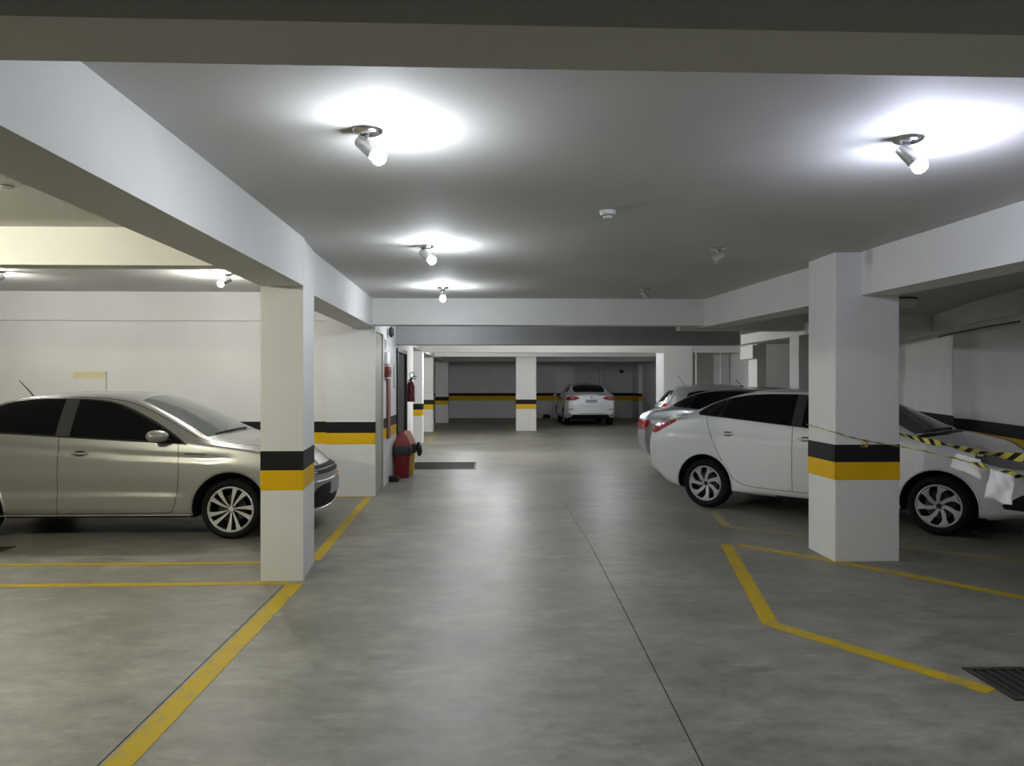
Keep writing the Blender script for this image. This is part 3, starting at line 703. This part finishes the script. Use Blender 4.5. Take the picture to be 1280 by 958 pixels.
def wheel(r, rim_r, style, width=.20):
    """wheel standing at the origin, outer face towards -y"""
    rot = Matrix.Rotation(PI / 2, 4, 'X')
    b = bmesh.new(); hw = width / 2; sr = rim_r + .004
    prof = [(sr, -hw * .85), (sr + .012, -hw * .98), (sr + (r - sr) * .45, -hw * 1.05), (r - .02, -hw * .93), (r - .004, -hw * .75), (r, -hw * .55), (r, -hw * .2), (r - .005, -hw * .17), (r - .005, -hw * .13), (r, -hw * .1), (r, hw * .1),
            (r - .005, hw * .13), (r - .005, hw * .17), (r, hw * .2), (r, hw * .55), (r - .004, hw * .75), (r - .02, hw * .93), (sr + (r - sr) * .45, hw * 1.05), (sr + .012, hw * .98), (sr, hw * .85), (sr, -hw * .85)]
    lathe(b, prof, Matrix.Translation((0, hw, 0)) @ rot, 64); tyre = link('wheel', b, M['rubber'], None, 35)
    y0 = .012
    b = bmesh.new(); lathe(b, [(rim_r + .003, -.004), (rim_r - .006, -.010), (rim_r - .014, -.004), (rim_r - .020, .015), (rim_r - .04, .14), (0, .145)], Matrix.Translation((0, y0, 0)) @ Matrix.Rotation(-PI / 2, 4, 'X'), 64, mi=1)
    for f in b.faces:
        if min(math.hypot(v.co.x, v.co.z) for v in f.verts) > rim_r - .021: f.material_index = 0
    rim = link('alloy_rim', b, [M['alloyg' if style == 'swirl' else 'alloy'], M['black']], tyre, 35)
    def spoke(L, mi, yo, parent_bm, th=.03):
        """L: list of (radius, angle_lo, angle_hi)"""
        a, c, a2, c2 = [], [], [], []
        for rr, t0, t1 in L:
            dish = yo + .035 * (1 - rr / rim_r) ** 1.5
            for T, A, B in ((t0, a, a2), (t1, c, c2)):
                A.append(parent_bm.verts.new((rr * math.cos(T), dish, rr * math.sin(T)))); B.append(parent_bm.verts.new((rr * math.cos(T), dish + th, rr * math.sin(T))))
        for i in range(len(L) - 1):
            for q, mm in (((a[i], a[i + 1], c[i + 1], c[i]), mi), ((a[i], a2[i], a2[i + 1], a[i + 1]), 1), ((c[i], c[i + 1], c2[i + 1], c2[i]), 1)):
                parent_bm.faces.new(q).material_index = mm
    b = bmesh.new(); R1 = rim_r - .012
    if style == 'swirl':
        n = 7
        for k in range(n):
            t = 2 * PI * k / n; L = []
            for i in range(11):
                u = i / 10; rr = .035 + (R1 - .035) * u; sw = -.40 * u ** 1.4
                wd = .014 + .009 * math.sin(PI * min(u * 1.1, 1)) + .052 * max(0, u - .6) ** 1.3 / .4 ** 1.3
                L.append((rr, t + sw - wd / rr * .8, t + sw + wd / rr))
            spoke(L, 0, .006, b)
        mats = [M['alloyg'], M['alloyg']]
    else:
        n = 10
        for k in range(n):
            t = 2 * PI * k / n + (.07 if k % 2 else -.07); L = []
            for i in range(9):
                u = i / 8; rr = .035 + (R1 - .035) * u; sw = -.10 * u
                wd = .006 + .019 * u ** 1.3
                L.append((rr, t + sw - wd / rr, t + sw + wd / rr))
            spoke(L, 0, .004, b)
        mats = [M['alloy'], M['alloyd']]
    bmesh.ops.recalc_face_normals(b, faces=b.faces[:]); link('spokes', b, mats, rim) if False else link('rim_spokes', b, mats, tyre)
    b = bmesh.new(); T = Matrix.Translation((0, y0 + .028, 0)) @ Matrix.Rotation(PI / 2, 4, 'X')
    lathe(b, [(.050, -.02), (.050, .004), (.042, .008), (0, .008)], T, 28)
    link('hub', b, M['alloyg' if style == 'swirl' else 'alloyd'], tyre, 40)
    b = bmesh.new(); lathe(b, [(.027, .006), (.027, .012), (.022, .014), (0, .014)], T, 24); 
    for k in range(5):
        a = 2 * PI * k / 5; lathe(b, [(.0065, .006), (.0065, .012), (0, .012)], T @ Matrix.Translation((.037 * math.cos(a), .037 * math.sin(a), 0)), 8)
    link('hub_cap', b, M['dark'] if style == 'swirl' else M['alloyg'], tyre, 40)
    b = bmesh.new(); lathe(b, [(0, .075), (.14, .075), (.14, .085), (0, .085)], Matrix.Rotation(-PI / 2, 4, 'X'), 32); link('brake_disc', b, M['alloyd'], tyre, 40)
    return tyre

# --- champagne silver sedan in the left bay (seen from its right side)
c1, c2 = curve([(-1, .93), (0, .925), (.9, .872), (2.0, .80), (2.6, .78)]), curve([(-1, .46), (3, .44)])
SIL = dict(wb=2.60, x=(-.92, 3.45), w=.875, n=130, wz=.30, arch=.375, rf=.55, kf=.16, rr=.4, kr=.10, bf=.20, br=.12,
    top=[(-.92, .99), (-.82, 1.05), (-.5, 1.10), (-.3, 1.16), (.1, 1.36), (.45, 1.455), (.9, 1.486), (1.2, 1.483), (1.5, 1.455), (1.85, 1.35), (2.2, 1.19), (2.48, 1.055), (2.62, 1.02), (3.0, .945), (3.25, .86), (3.38, .78), (3.45, .68)],
    rail=[(-.92, .95), (-.5, 1.04), (-.35, 1.08), (0, 1.28), (.3, 1.39), (.6, 1.43), (1.0, 1.435), (1.3, 1.42), (1.56, 1.385), (1.9, 1.235), (2.15, 1.10), (2.32, 1.01), (2.5, .97), (2.9, .915), (3.2, .83), (3.45, .62)],
    belt=[(-.92, .90), (0, 1.06), (.3, 1.055), (.9, 1.02), (2.1, .965), (2.5, .93), (2.9, .87), (3.2, .78), (3.45, .58)],
    bottom=[(-.92, .34), (-.6, .24), (-.3, .215), (2.2, .215), (3.1, .20), (3.45, .23)],
    wr=[(-.92, .66), (0, .62), (.5, .585), (1.3, .585), (1.6, .60), (2.0, .68), (2.3, .75), (2.6, .72), (3.45, .66)],
    crease=[(c1, .012, .08, -.9, 2.7), (c2, .016, .20, .1, 2.25)],
    nose_z=curve([(.1, -.10), (.25, -.02), (.45, .02), (.6, .0), (.72, -.08), (.9, -.12)]), tail_z=curve([(.2, .08), (.4, 0), (.7, -.02), (1.0, .04)]))
def sedan_front(c, sp, nose):
    c.patch('grille', 'front', [(-.60, .60), (.60, .60), (.55, .69), (-.55, .69)], 'black', .004)
    gl = c.patch('lower_grille', 'front', [(-.68, .25), (.68, .25), (.60, .50), (-.60, .50)], 'black', .004)
    c.line('grille_bar', 'front', [(-.62, .53), (.62, .53)], .012, 'chrome', .006, sm=0)
    c.line('grille_bar', 'front', [(-.58, .645), (.58, .645)], .006, 'chrome', .006, sm=0)
    c.line('grille_bar', 'front', [(-.70, .235), (.70, .235)], .012, 'chrome', .006, sm=0)
    c.patch('license_plate', 'front', [(-.20, .37), (.20, .37), (.20, .50), (-.20, .50)], 'plate', .014, smooth=0)
A = Car('silver_sedan', (-5.18, 7.75 + .875, 0), 0, SIL, 'silver', 'champagne silver sedan parked side-on in the left bay, its nose behind the left column')
for md in ('R', 'L'):
    A.patch('window_frame', md, [(-.06, 1.085), (-.06, 1.085), (.9, 1.03), (2.17, .95), (2.17, .95), (2.03, 1.05), (1.84, 1.165), (1.62, 1.275), (1.44, 1.35), (1.28, 1.39), (1.0, 1.412), (.6, 1.412), (.28, 1.375), (.03, 1.275)], 'dark', .0012, smooth=1)
    A.patch('side_window', md, [(-.02, 1.10), (.86, 1.045), (.86, 1.045), (.86, 1.045), (.86, 1.405), (.86, 1.405), (.86, 1.405), (.6, 1.405), (.3, 1.37), (.05, 1.27)], 'glass', .002, smooth=1)
    A.patch('side_window', md, [(1.0, 1.035), (1.0, 1.035), (1.0, 1.035), (2.13, .965), (2.13, .965), (2.0, 1.045), (1.82, 1.15), (1.6, 1.26), (1.42, 1.335), (1.28, 1.375), (1.0, 1.40), (1.0, 1.40), (1.0, 1.40)], 'glass', .002, smooth=1)
    A.patch('pillar_trim', md, [(.862, 1.05), (1.0, 1.04), (1.0, 1.40), (.862, 1.405)], 'pillar', .0015, smooth=0)
    A.line('window_trim', md, [(-.05, 1.085), (.3, 1.072), (.9, 1.032), (2.0, .968), (2.16, .955)], .007, 'dark', .001)
    A.line('door_seam', md, [(.905, 1.03), (.91, .6), (.90, .27)], .0035)
    A.line('door_seam', md, [(2.08, .955), (2.10, .6), (2.05, .30), (1.98, .265), (.92, .265), (.15, .27), (.02, .33), (-.02, .42)], .0035)
    A.line('sill_line', md, [(.0, .248), (2.2, .248)], .006, 'silver', .004)
    A.handle(1.12, .868, mode=md); A.handle(.16, .895, mode=md)
    A.patch('fender_badge', md, [(2.13, .845), (2.40, .828), (2.44, .84), (2.38, .858), (2.13, .868)], 'silver', .002, smooth=1)
    A.line('badge_line', md, [(2.15, .862), (2.36, .853)], .005, 'dark', .003)
    A.patch('headlight', md, [(3.02, .73), (3.30, .70), (3.50, .64), (3.50, .72), (3.30, .80), (3.06, .83)], 'headlens', .004)
A.patch('windshield', 'top', [(1.60, -.53), (1.60, .53), (1.60, .53), (1.98, .62), (2.33, .70), (2.33, .70), (2.47, .40), (2.51, 0), (2.47, -.40), (2.33, -.70), (2.33, -.70), (1.98, -.62), (1.60, -.53)], 'wglass', .003, smooth=1, step=.05)
A.patch('rear_window', 'top', [(-.32, -.56), (.30, -.50), (.36, 0), (.30, .50), (-.32, .56)], 'glass', .003, step=.05)
A.line('wiper', 'top', [(2.37, -.60), (2.45, -.3), (2.46, .1)], .009, 'dark', .012)
A.line('hood_seam', 'top', [(2.36, -.73), (2.9, -.68), (3.25, -.60)], .003); A.line('hood_seam', 'top', [(2.36, .73), (2.9, .68), (3.25, .60)], .003)
sedan_front(A, SIL, 0)
A.line('roof_seam', 'R', [(-.3, 1.12), (.05, 1.31), (.4, 1.415), (.9, 1.43), (1.35, 1.41), (1.62, 1.345), (2.0, 1.155), (2.25, 1.02)], .004, 'dark', -.001)
A.wheels(wheel(.30, .228, 'blade')); A.mirrors(1.91, 1.015, .12, size=(.105, .10, .06))
arch_lip(A)
b = bmesh.new(); p = A.cast('top', .22, -.02)[0]; tube(b, [p, p + Vector((-.025, 0, .02)), p + Vector((-.19, 0, .20))], [.016, .008, .004], 8); link('antenna', b, M['dark'], A.root, 50)

# --- near white sedan, nose pointing right and towards the camera
WHI = dict(wb=2.65, x=(-.94, 3.52), w=.885, n=130, wz=.305, arch=.368, rf=.6, kf=.17, rr=.42, kr=.12, bf=.22, br=.14,
    top=[(-.90, 1.08), (-.82, 1.13), (-.6, 1.155), (-.42, 1.19), (-.1, 1.31), (.25, 1.43), (.6, 1.49), (.95, 1.508), (1.3, 1.50), (1.6, 1.455), (1.95, 1.34), (2.3, 1.17), (2.55, 1.055), (2.7, 1.025), (3.05, .945), (3.3, .86), (3.45, .77), (3.52, .66)],
    rail=[(-.90, 1.03), (-.6, 1.10), (-.42, 1.14), (-.2, 1.225), (.05, 1.33), (.35, 1.415), (.7, 1.455), (1.1, 1.46), (1.4, 1.435), (1.65, 1.37), (1.95, 1.235), (2.2, 1.10), (2.4, 1.01), (2.6, .97), (3.0, .91), (3.3, .81), (3.52, .60)],
    belt=[(-.90, .98), (-.4, 1.09), (0, 1.125), (.4, 1.115), (1.3, 1.035), (2.2, .965), (2.6, .925), (3.0, .86), (3.3, .75), (3.52, .56)],
    bottom=[(-.90, .40), (-.72, .30), (-.4, .23), (-.2, .215), (2.3, .215), (3.1, .20), (3.52, .24)],
    wr=[(-.90, .68), (-.4, .66), (0, .63), (.5, .60), (1.3, .59), (1.65, .61), (2.0, .68), (2.35, .76), (2.7, .73), (3.52, .68)],
    crease=[(curve([(-1, .90), (2.6, .82)]), .007, .10, -.7, 2.6)],
    nose_z=curve([(.1, -.10), (.25, -.02), (.45, .02), (.6, .0), (.75, -.08), (.95, -.12)]), tail_z=curve([(.25, .12), (.45, .01), (.75, -.02), (1.0, .02), (1.15, .04)]))
hd = math.atan2(7.71 - 9.58, 4.61 - 2.71)
def place(contact, heading, half): return (contact[0] - math.sin(heading) * half, contact[1] + math.cos(heading) * half)
def dress_sedan(c, detail=True, low=False):
    for md in ('R', 'L'):
        c.patch('window_frame', md, [(-.12, 1.165), (-.12, 1.165), (.3, 1.138), (1.2, 1.058), (2.27, .975), (2.27, .975), (2.02, 1.13), (1.76, 1.27), (1.56, 1.37), (1.38, 1.42), (1.1, 1.436), (.8, 1.437), (.5, 1.425), (.2, 1.375), (.04, 1.32), (-.10, 1.245), (-.16, 1.195)], 'dark', .0012, smooth=1)
        c.patch('side_window', md, [(-.10, 1.175), (-.10, 1.175), (.20, 1.155), (.20, 1.365), (.05, 1.315), (-.09, 1.24), (-.14, 1.20)], 'glass', .002, smooth=1)
        c.patch('side_window', md, [(.215, 1.15), (.215, 1.15), (1.10, 1.075), (1.10, 1.075), (1.10, 1.075), (1.10, 1.425), (1.10, 1.425), (1.10, 1.425), (.8, 1.43), (.5, 1.42), (.215, 1.37), (.215, 1.37)], 'glass', .002, smooth=1)
        c.patch('side_window', md, [(1.22, 1.068), (1.22, 1.068), (1.22, 1.068), (2.16, .99), (2.24, .99), (2.0, 1.12), (1.75, 1.26), (1.55, 1.36), (1.38, 1.41), (1.22, 1.425), (1.22, 1.425), (1.22, 1.425)], 'glass', .002, smooth=1)
        c.patch('pillar_trim', md, [(1.102, 1.075), (1.218, 1.065), (1.218, 1.425), (1.102, 1.43)], 'pillar', .0015, smooth=0)
        if detail:
            c.line('window_trim', md, [(-.10, 1.165), (.3, 1.14), (1.2, 1.060), (2.25, .975)], .006, 'dark', .001)
            c.line('door_seam', md, [(1.12, 1.06), (1.13, .7), (1.13, .31)], .0035)
            c.line('door_seam', md, [(.02, 1.14), (.03, 1.06), (.14, .80), (.30, .52), (.42, .37), (.56, .325), (.9, .31), (2.05, .305), (2.18, .36), (2.22, .6), (2.20, .97)], .0035)
            c.handle(.32, .945, mode=md); c.handle(1.28, .925, mode=md)
        if low: c.patch('tail_light', md, [(-.97, .75), (-.66, .75), (-.52, .86), (-.56, .93), (-.97, .94)], 'redlens', .004, smooth=1)
        else: c.patch('tail_light', md, [(-.97, .93), (-.74, .905), (-.44, 1.06), (-.42, 1.09), (-.5, 1.10), (-.97, 1.09)], 'redlens', .004, smooth=1)
        if not low: c.patch('tail_light_band', md, [(-.72, .985), (-.50, 1.06), (-.52, 1.075), (-.74, 1.01)], 'redband', .007, smooth=1)
        c.patch('headlight', md, [(2.98, .80), (3.2, .72), (3.54, .66), (3.54, .74), (3.3, .83), (2.98, .875)], 'headlens', .004, smooth=1)
    c.patch('windshield', 'top', [(1.68, -.53), (1.68, .53), (1.68, .53), (2.05, .62), (2.40, .71), (2.40, .71), (2.54, .40), (2.58, 0), (2.54, -.40), (2.40, -.71), (2.40, -.71), (2.05, -.62), (1.68, -.53)], 'wglass', .003, smooth=1, step=.05)
    c.patch('rear_window', 'top', [(-.38, -.60), (.22, -.54), (.30, 0), (.22, .54), (-.38, .60)], 'wglass', .003, step=.05)
    lo = .19 if low else 0
    for y in (-1, 1): c.patch('tail_light', 'rear', [(y * .47, .94 - lo), (y * .80, .93 - lo), (y * .80, 1.09 - lo * .8), (y * .50, 1.07 - lo * .8)], 'redlens', .004, smooth=1)
    for y in (-1, 1): c.patch('reverse_light', 'rear', [(y * .56, .985 - lo), (y * .72, .98 - lo), (y * .72, 1.03 - lo), (y * .57, 1.03 - lo)], 'clearlens', .007, smooth=1)
    c.patch('license_plate', 'rear', [(-.20, .80), (.20, .80), (.20, .93), (-.20, .93)], 'plate', .006, smooth=0)
    c.patch('lower_bumper', 'rear', [(-.62, .34), (.62, .34), (.55, .46), (-.55, .46)], 'black', .004)
PW = place((2.71, 9.58), hd, .885)
B = Car('white_sedan', PW, hd, WHI, 'white', 'white sedan nearest the camera on the right, its middle hidden by the right column')
dress_sedan(B); B.mirrors(2.12, 1.01, .12); arch_lip(B)
B.patch('grille', 'front', [(-.55, .60), (.55, .60), (.50, .71), (-.50, .71)], 'black', .004)
B.patch('lower_grille', 'front', [(-.55, .30), (.55, .30), (.50, .48), (-.50, .48)], 'black', .004)
B.patch('license_plate', 'front', [(-.20, .42), (.20, .42), (.20, .55), (-.20, .55)], 'plate', .014, smooth=0)
for y, md in ((-1, 'R'), (1, 'L')): B.patch('fog_light_recess', md, [(3.16, .34), (3.50, .30), (3.52, .40), (3.40, .50)], 'black', .004, smooth=1)
B.line('hood_seam', 'top', [(2.45, -.745), (3.0, -.70), (3.3, -.62)], .003); B.line('wiper', 'top', [(2.45, -.62), (2.53, -.3), (2.55, .1)], .010, 'dark', .012)
B.line('hood_seam', 'top', [(2.45, .745), (3.0, .70), (3.3, .62)], .003)
B.patch('cowl', 'top', [(2.42, -.74), (2.55, -.42), (2.60, 0), (2.55, .42), (2.42, .74), (2.50, .74), (2.63, .42), (2.68, 0), (2.63, -.42), (2.50, -.74)], 'dark', .002, smooth=0, step=.04)
B.wheels(wheel(.305, .218, 'swirl'))

# --- silver sedan behind it, only its tail and roof in view
S_ = dict(WHI); S_['n'] = 90
C = Car('silver_sedan', (PW[0] + .50, PW[1] + 3.4), hd, S_, 'silver2', 'cool silver sedan behind the near white one, showing only its tail and roofline')
dress_sedan(C, False, True); C.wheels(wheel(.305, .218, 'swirl')); C.mirrors(2.12, 1.01, .12)
for p in ((.75, 0),):
    q = C.cast('top', *p)[0]; b = bmesh.new(); lathe(b, [(0, .03), (.02, .02), (.035, 0), (0, 0)], Matrix.Translation(q), 12); tube(b, [q + Vector((0, 0, .02)), q + Vector((-.12, 0, .14))], .005, 6); link('antenna', b, M['dark'], C.root, 50)

# --- hatchback beyond
HAT = dict(WHI); HAT.update(x=(-.62, 3.3), wb=2.5, n=90,
    top=[(-.62, 1.02), (-.56, 1.10), (-.42, 1.26), (-.22, 1.43), (-.05, 1.50), (.4, 1.535), (.95, 1.54), (1.3, 1.52), (1.6, 1.455), (1.95, 1.32), (2.3, 1.13), (2.5, 1.03), (2.8, .97), (3.1, .87), (3.3, .66)],
    rail=[(-.62, .98), (-.5, 1.08), (-.35, 1.24), (-.15, 1.37), (.1, 1.44), (.7, 1.47), (1.1, 1.47), (1.4, 1.44), (1.65, 1.36), (1.95, 1.22), (2.2, 1.08), (2.4, .99), (2.7, .93), (3.0, .86), (3.3, .6)],
    belt=[(-.62, .93), (0, 1.04), (1.3, 1.0), (2.2, .95), (2.7, .88), (3.0, .80), (3.3, .56)],
    bottom=[(-.62, .36), (-.45, .26), (-.2, .215), (2.3, .215), (3.0, .20), (3.3, .24)],
    wr=[(-.62, .66), (0, .60), (.5, .58), (1.3, .58), (1.65, .60), (2.0, .66), (2.35, .73), (2.7, .70), (3.3, .66)])
D = Car('silver_hatchback', (4.62, 18.3), -.09, HAT, 'silver2', 'light silver hatchback furthest back on the right, rear window showing above the other cars')
D.patch('rear_window', 'rear', [(-.55, 1.13), (.55, 1.13), (.48, 1.40), (-.48, 1.40)], 'glass', .003, step=.05)
for md in ('R', 'L'):
    D.patch('side_window', md, [(.0, 1.10), (1.0, 1.06), (1.0, 1.40), (.4, 1.40), (.05, 1.34)], 'glass', .002, smooth=1)
    D.patch('side_window', md, [(1.1, 1.06), (2.1, .99), (1.8, 1.18), (1.5, 1.34), (1.1, 1.40)], 'glass', .002, smooth=1)
    D.patch('tail_light', md, [(-.60, .82), (-.42, .84), (-.40, 1.08), (-.52, 1.10)], 'redlens', .005, smooth=1)
for y in (-1, 1): D.patch('tail_light', 'rear', [(y * .58, .82), (y * .80, .84), (y * .78, 1.08), (y * .66, 1.08)], 'redlens', .004, smooth=1)
D.patch('windshield', 'top', [(1.68, -.52), (1.68, .52), (2.38, .66), (2.46, 0), (2.38, -.66)], 'wglass', .003, step=.05)
D.patch('license_plate', 'rear', [(-.20, .72), (.20, .72), (.20, .85), (-.20, .85)], 'plate', .006, smooth=0)
D.wheels(wheel(.30, .21, 'swirl')); D.mirrors(2.05, 1.01, .12)
q = D.cast('top', .1, 0)[0]; b = bmesh.new(); tube(b, [q, q + Vector((-.16, 0, .22))], .006, 6); link('antenna', b, M['dark'], D.root, 50)

# --- far white sedan seen from behind
FAR = dict(WHI); FAR.update(n=90, w=.90)
E_ = Car('white_sedan', (3.75, 28.4 + .35), PI / 2, FAR, 'white', 'white sedan at the far end of the aisle, seen squarely from behind', 1.04)
for md in ('R', 'L'):
    E_.patch('side_window', md, [(-.08, 1.18), (1.10, 1.08), (1.10, 1.42), (.5, 1.41), (.1, 1.31)], 'glass', .002, smooth=1)
    E_.patch('side_window', md, [(1.22, 1.07), (2.2, 1.0), (1.8, 1.22), (1.5, 1.37), (1.22, 1.42)], 'glass', .002, smooth=1)
E_.patch('rear_window', 'top', [(-.42, -.58), (.25, -.54), (.32, 0), (.25, .54), (-.42, .58)], 'glass', .003, step=.05)
E_.patch('windshield', 'top', [(1.68, -.53), (1.68, .53), (2.40, .70), (2.56, 0), (2.40, -.70)], 'wglass', .003, step=.05)
for y in (-1, 1):
    tl = E_.patch('tail_light', 'rear', [(y * .40, .965), (y * .60, .90), (y * .845, .90), (y * .845, 1.01), (y * .62, 1.04), (y * .42, 1.00)], 'redlens', .006, smooth=1)
    E_.patch('inner_lamp', 'rear', [(y * .56, .95), (y * .72, .94), (y * .72, .975), (y * .57, .98)], 'redband', .010, smooth=1, parent=tl)
    E_.patch('reflector', 'rear', [(y * .62, .575), (y * .80, .575), (y * .80, .60), (y * .62, .60)], 'dark', .004, smooth=0)
E_.patch('license_plate', 'rear', [(-.20, .82), (.20, .82), (.20, .93), (-.20, .93)], 'plate', .008, smooth=0)
E_.patch('lower_bumper', 'rear', [(-.74, .26), (.74, .26), (.58, .42), (.45, .44), (-.45, .44), (-.58, .42)], 'black', .006, smooth=1)
E_.line('trunk_seam', 'rear', [(-.50, .93), (-.46, .74), (0, .70), (.46, .74), (.50, .93)], .004, 'panelgrey')
b = bmesh.new(); q = E_.cast('rear', 0, 1.0)[0]; ball(b, (q.x - .005, 0, 1.0), .01, .05, .03, 12); link('emblem', b, M['chrome'], E_.root, 50)
b = bmesh.new(); q = E_.cast('top', .45, 0)[0]; lathe(b, [(0, .06), (.012, .05), (.03, 0), (0, 0)], Matrix.Translation(q), 12); link('antenna', b, M['dark'], E_.root, 50)
E_.wheels(wheel(.305, .218, 'swirl')); E_.mirrors(2.12, 1.01, .13)

# ------------------------------------------------------------------ hazard tape and papers round the right column
def ribbon(bm, pts, w, turns, n=90, flat=.0008, us=9.0):
    P = [Vector(p) for p in pts]
    for _ in range(3):
        Q = [P[0]]
        for a, b in zip(P, P[1:]): Q += [a.lerp(b, .25), a.lerp(b, .75)]
        P = Q + [P[-1]]
    Ls = [0]
    for a, b in zip(P, P[1:]): Ls.append(Ls[-1] + (b - a).length)
    uv = bm.loops.layers.uv.verify(); prev = None; tot = Ls[-1]
    for i in range(n + 1):
        s = tot * i / n; j = max(k for k in range(len(Ls)) if Ls[k] <= s + 1e-9); j = min(j, len(P) - 2); t = (s - Ls[j]) / (Ls[j + 1] - Ls[j]); c = P[j].lerp(P[j + 1], t)
        d = (P[j + 1] - P[j]).normalized(); side = d.cross(Vector((0, 1, 0))).normalized() if abs(d.y) < .8 else d.cross(Vector((1, 0, 0))).normalized(); a = turns(i / n)
        v = (Matrix.Rotation(a, 3, d) @ side) * w(i / n) / 2; nn = d.cross(v).normalized() * flat
        cur = [bm.verts.new(c + v + nn), bm.verts.new(c - v + nn), bm.verts.new(c - v - nn), bm.verts.new(c + v - nn)]
        if prev:
            for k in range(4):
                f = bm.faces.new((prev[0][k], prev[0][(k + 1) % 4], cur[(k + 1) % 4], cur[k]))
                for lp, (uu, vv) in zip(f.loops, ((prev[1], 0 if k in (0, 3) else .6), (prev[1], .6 if k in (0, 1) else 0), (s * us, .6 if k in (0, 1) else 0), (s * us, 0 if k in (0, 3) else .6))): lp[uv].uv = (uu, vv)
        prev = (cur, s * us)
b = bmesh.new(); ribbon(b, [(3.022, 7.20, 1.18), (3.020, 6.9, 1.16), (3.018, 6.615, 1.142), (3.018, 6.615, 1.142), (3.018, 6.612, 1.142), (3.25, 6.610, 1.075), (3.62, 6.612, 1.01)], lambda u: .010, lambda u: u * 30, 80)
tp = tag(link('hazard_tape', b, M['tape']), 'thin twisted yellow and black tape wrapped round the right column', 'tape')
b = bmesh.new()
for k in range(3): ribbon(b, [(3.27 + .014 * k, 6.60, 1.07), (3.262 + .02 * k, 6.59, 1.035), (3.255 + .022 * k, 6.60, 1.01)], lambda u: .014, lambda u, k=k: k * 1.1 + u * 2, 10, us=25)
for o_ in (link('knot', b, M['tape'], tp),): pass
b = bmesh.new(); ribbon(b, [(3.62, 7.10, 1.17), (3.72, 6.75, 1.10), (3.84, 6.4, 1.05), (3.97, 6.1, 1.01), (4.15, 5.85, .985), (4.8, 5.4, .98)], lambda u: .016 + .052 * sstep(.1, .4, u), lambda u: 6 * (1 - u) ** 3 + .4 * math.sin(u * 26), 120)
tag(link('hazard_tape', b, M['tape']), 'wide yellow and black striped tape stretched in front of the white sedan bonnet', 'tape')
b = bmesh.new(); ribbon(b, [(3.62, 6.61, 1.01), (3.72, 6.45, .99), (3.84, 6.26, .955), (3.93, 6.0, .915), (3.98, 5.78, .865), (4.5, 5.3, .79)], lambda u: .012 + .038 * sstep(.25, .55, u), lambda u: 22 * u * (1 - sstep(.6, 1, u) * .3), 140)
lt = tag(link('hazard_tape', b, M['tape']), 'lower sagging yellow and black tape twisted like a rope beside the white papers', 'tape')
def paper(cs, label, seed, kind='paper_sheet'):
    """crumpled sheet through four corners (top left, top right, bottom right, bottom left)"""
    rnd = random.Random(seed); a, b_, c, d = [Vector(p) for p in cs]; bm = bmesh.new(); n = 12; rows = []
    ph = [rnd.uniform(0, 6) for _ in range(6)]
    nr = (b_ - a).cross(d - a).normalized()
    for i in range(n + 1):
        r = []
        for j in range(n + 1):
            u, v = j / n, i / n; p = a.lerp(b_, u).lerp(d.lerp(c, u), v)
            k = .004 * math.sin(u * 7 + v * 5 + ph[0]) + .002 * math.sin(u * 13 - v * 9 + ph[1]) + .001 * math.sin(v * 19 + u * 4 + ph[2])
            e = .008 * math.sin(v * 8 + ph[3]) if j in (0, n) else 0
            r.append(bm.verts.new(p + nr * k * (3.5 if seed == 2 else 1) + Vector((e, 0, .005 * math.sin(u * 9 + ph[4]) if i == n else 0))))
        rows.append(r)
    for i in range(n):
        for j in range(n): bm.faces.new((rows[i][j], rows[i][j + 1], rows[i + 1][j + 1], rows[i + 1][j]))
    o = tag(link(kind, bm, M['paper'], None, 50), label, 'paper')
    md = o.modifiers.new('t', 'SOLIDIFY'); md.thickness = .001; return o
paper([(3.89, 6.27, .985), (3.96, 6.10, .955), (3.985, 6.08, .79), (3.85, 6.29, .875)], 'flat white paper sheet hanging on the tape over the white sedan wheel', 1)
paper([(3.91, 5.86, .905), (4.00, 5.72, .86), (3.985, 5.72, .635), (3.86, 5.86, .68)], 'crumpled white paper hanging lower, in front of the white sedan bumper', 2)
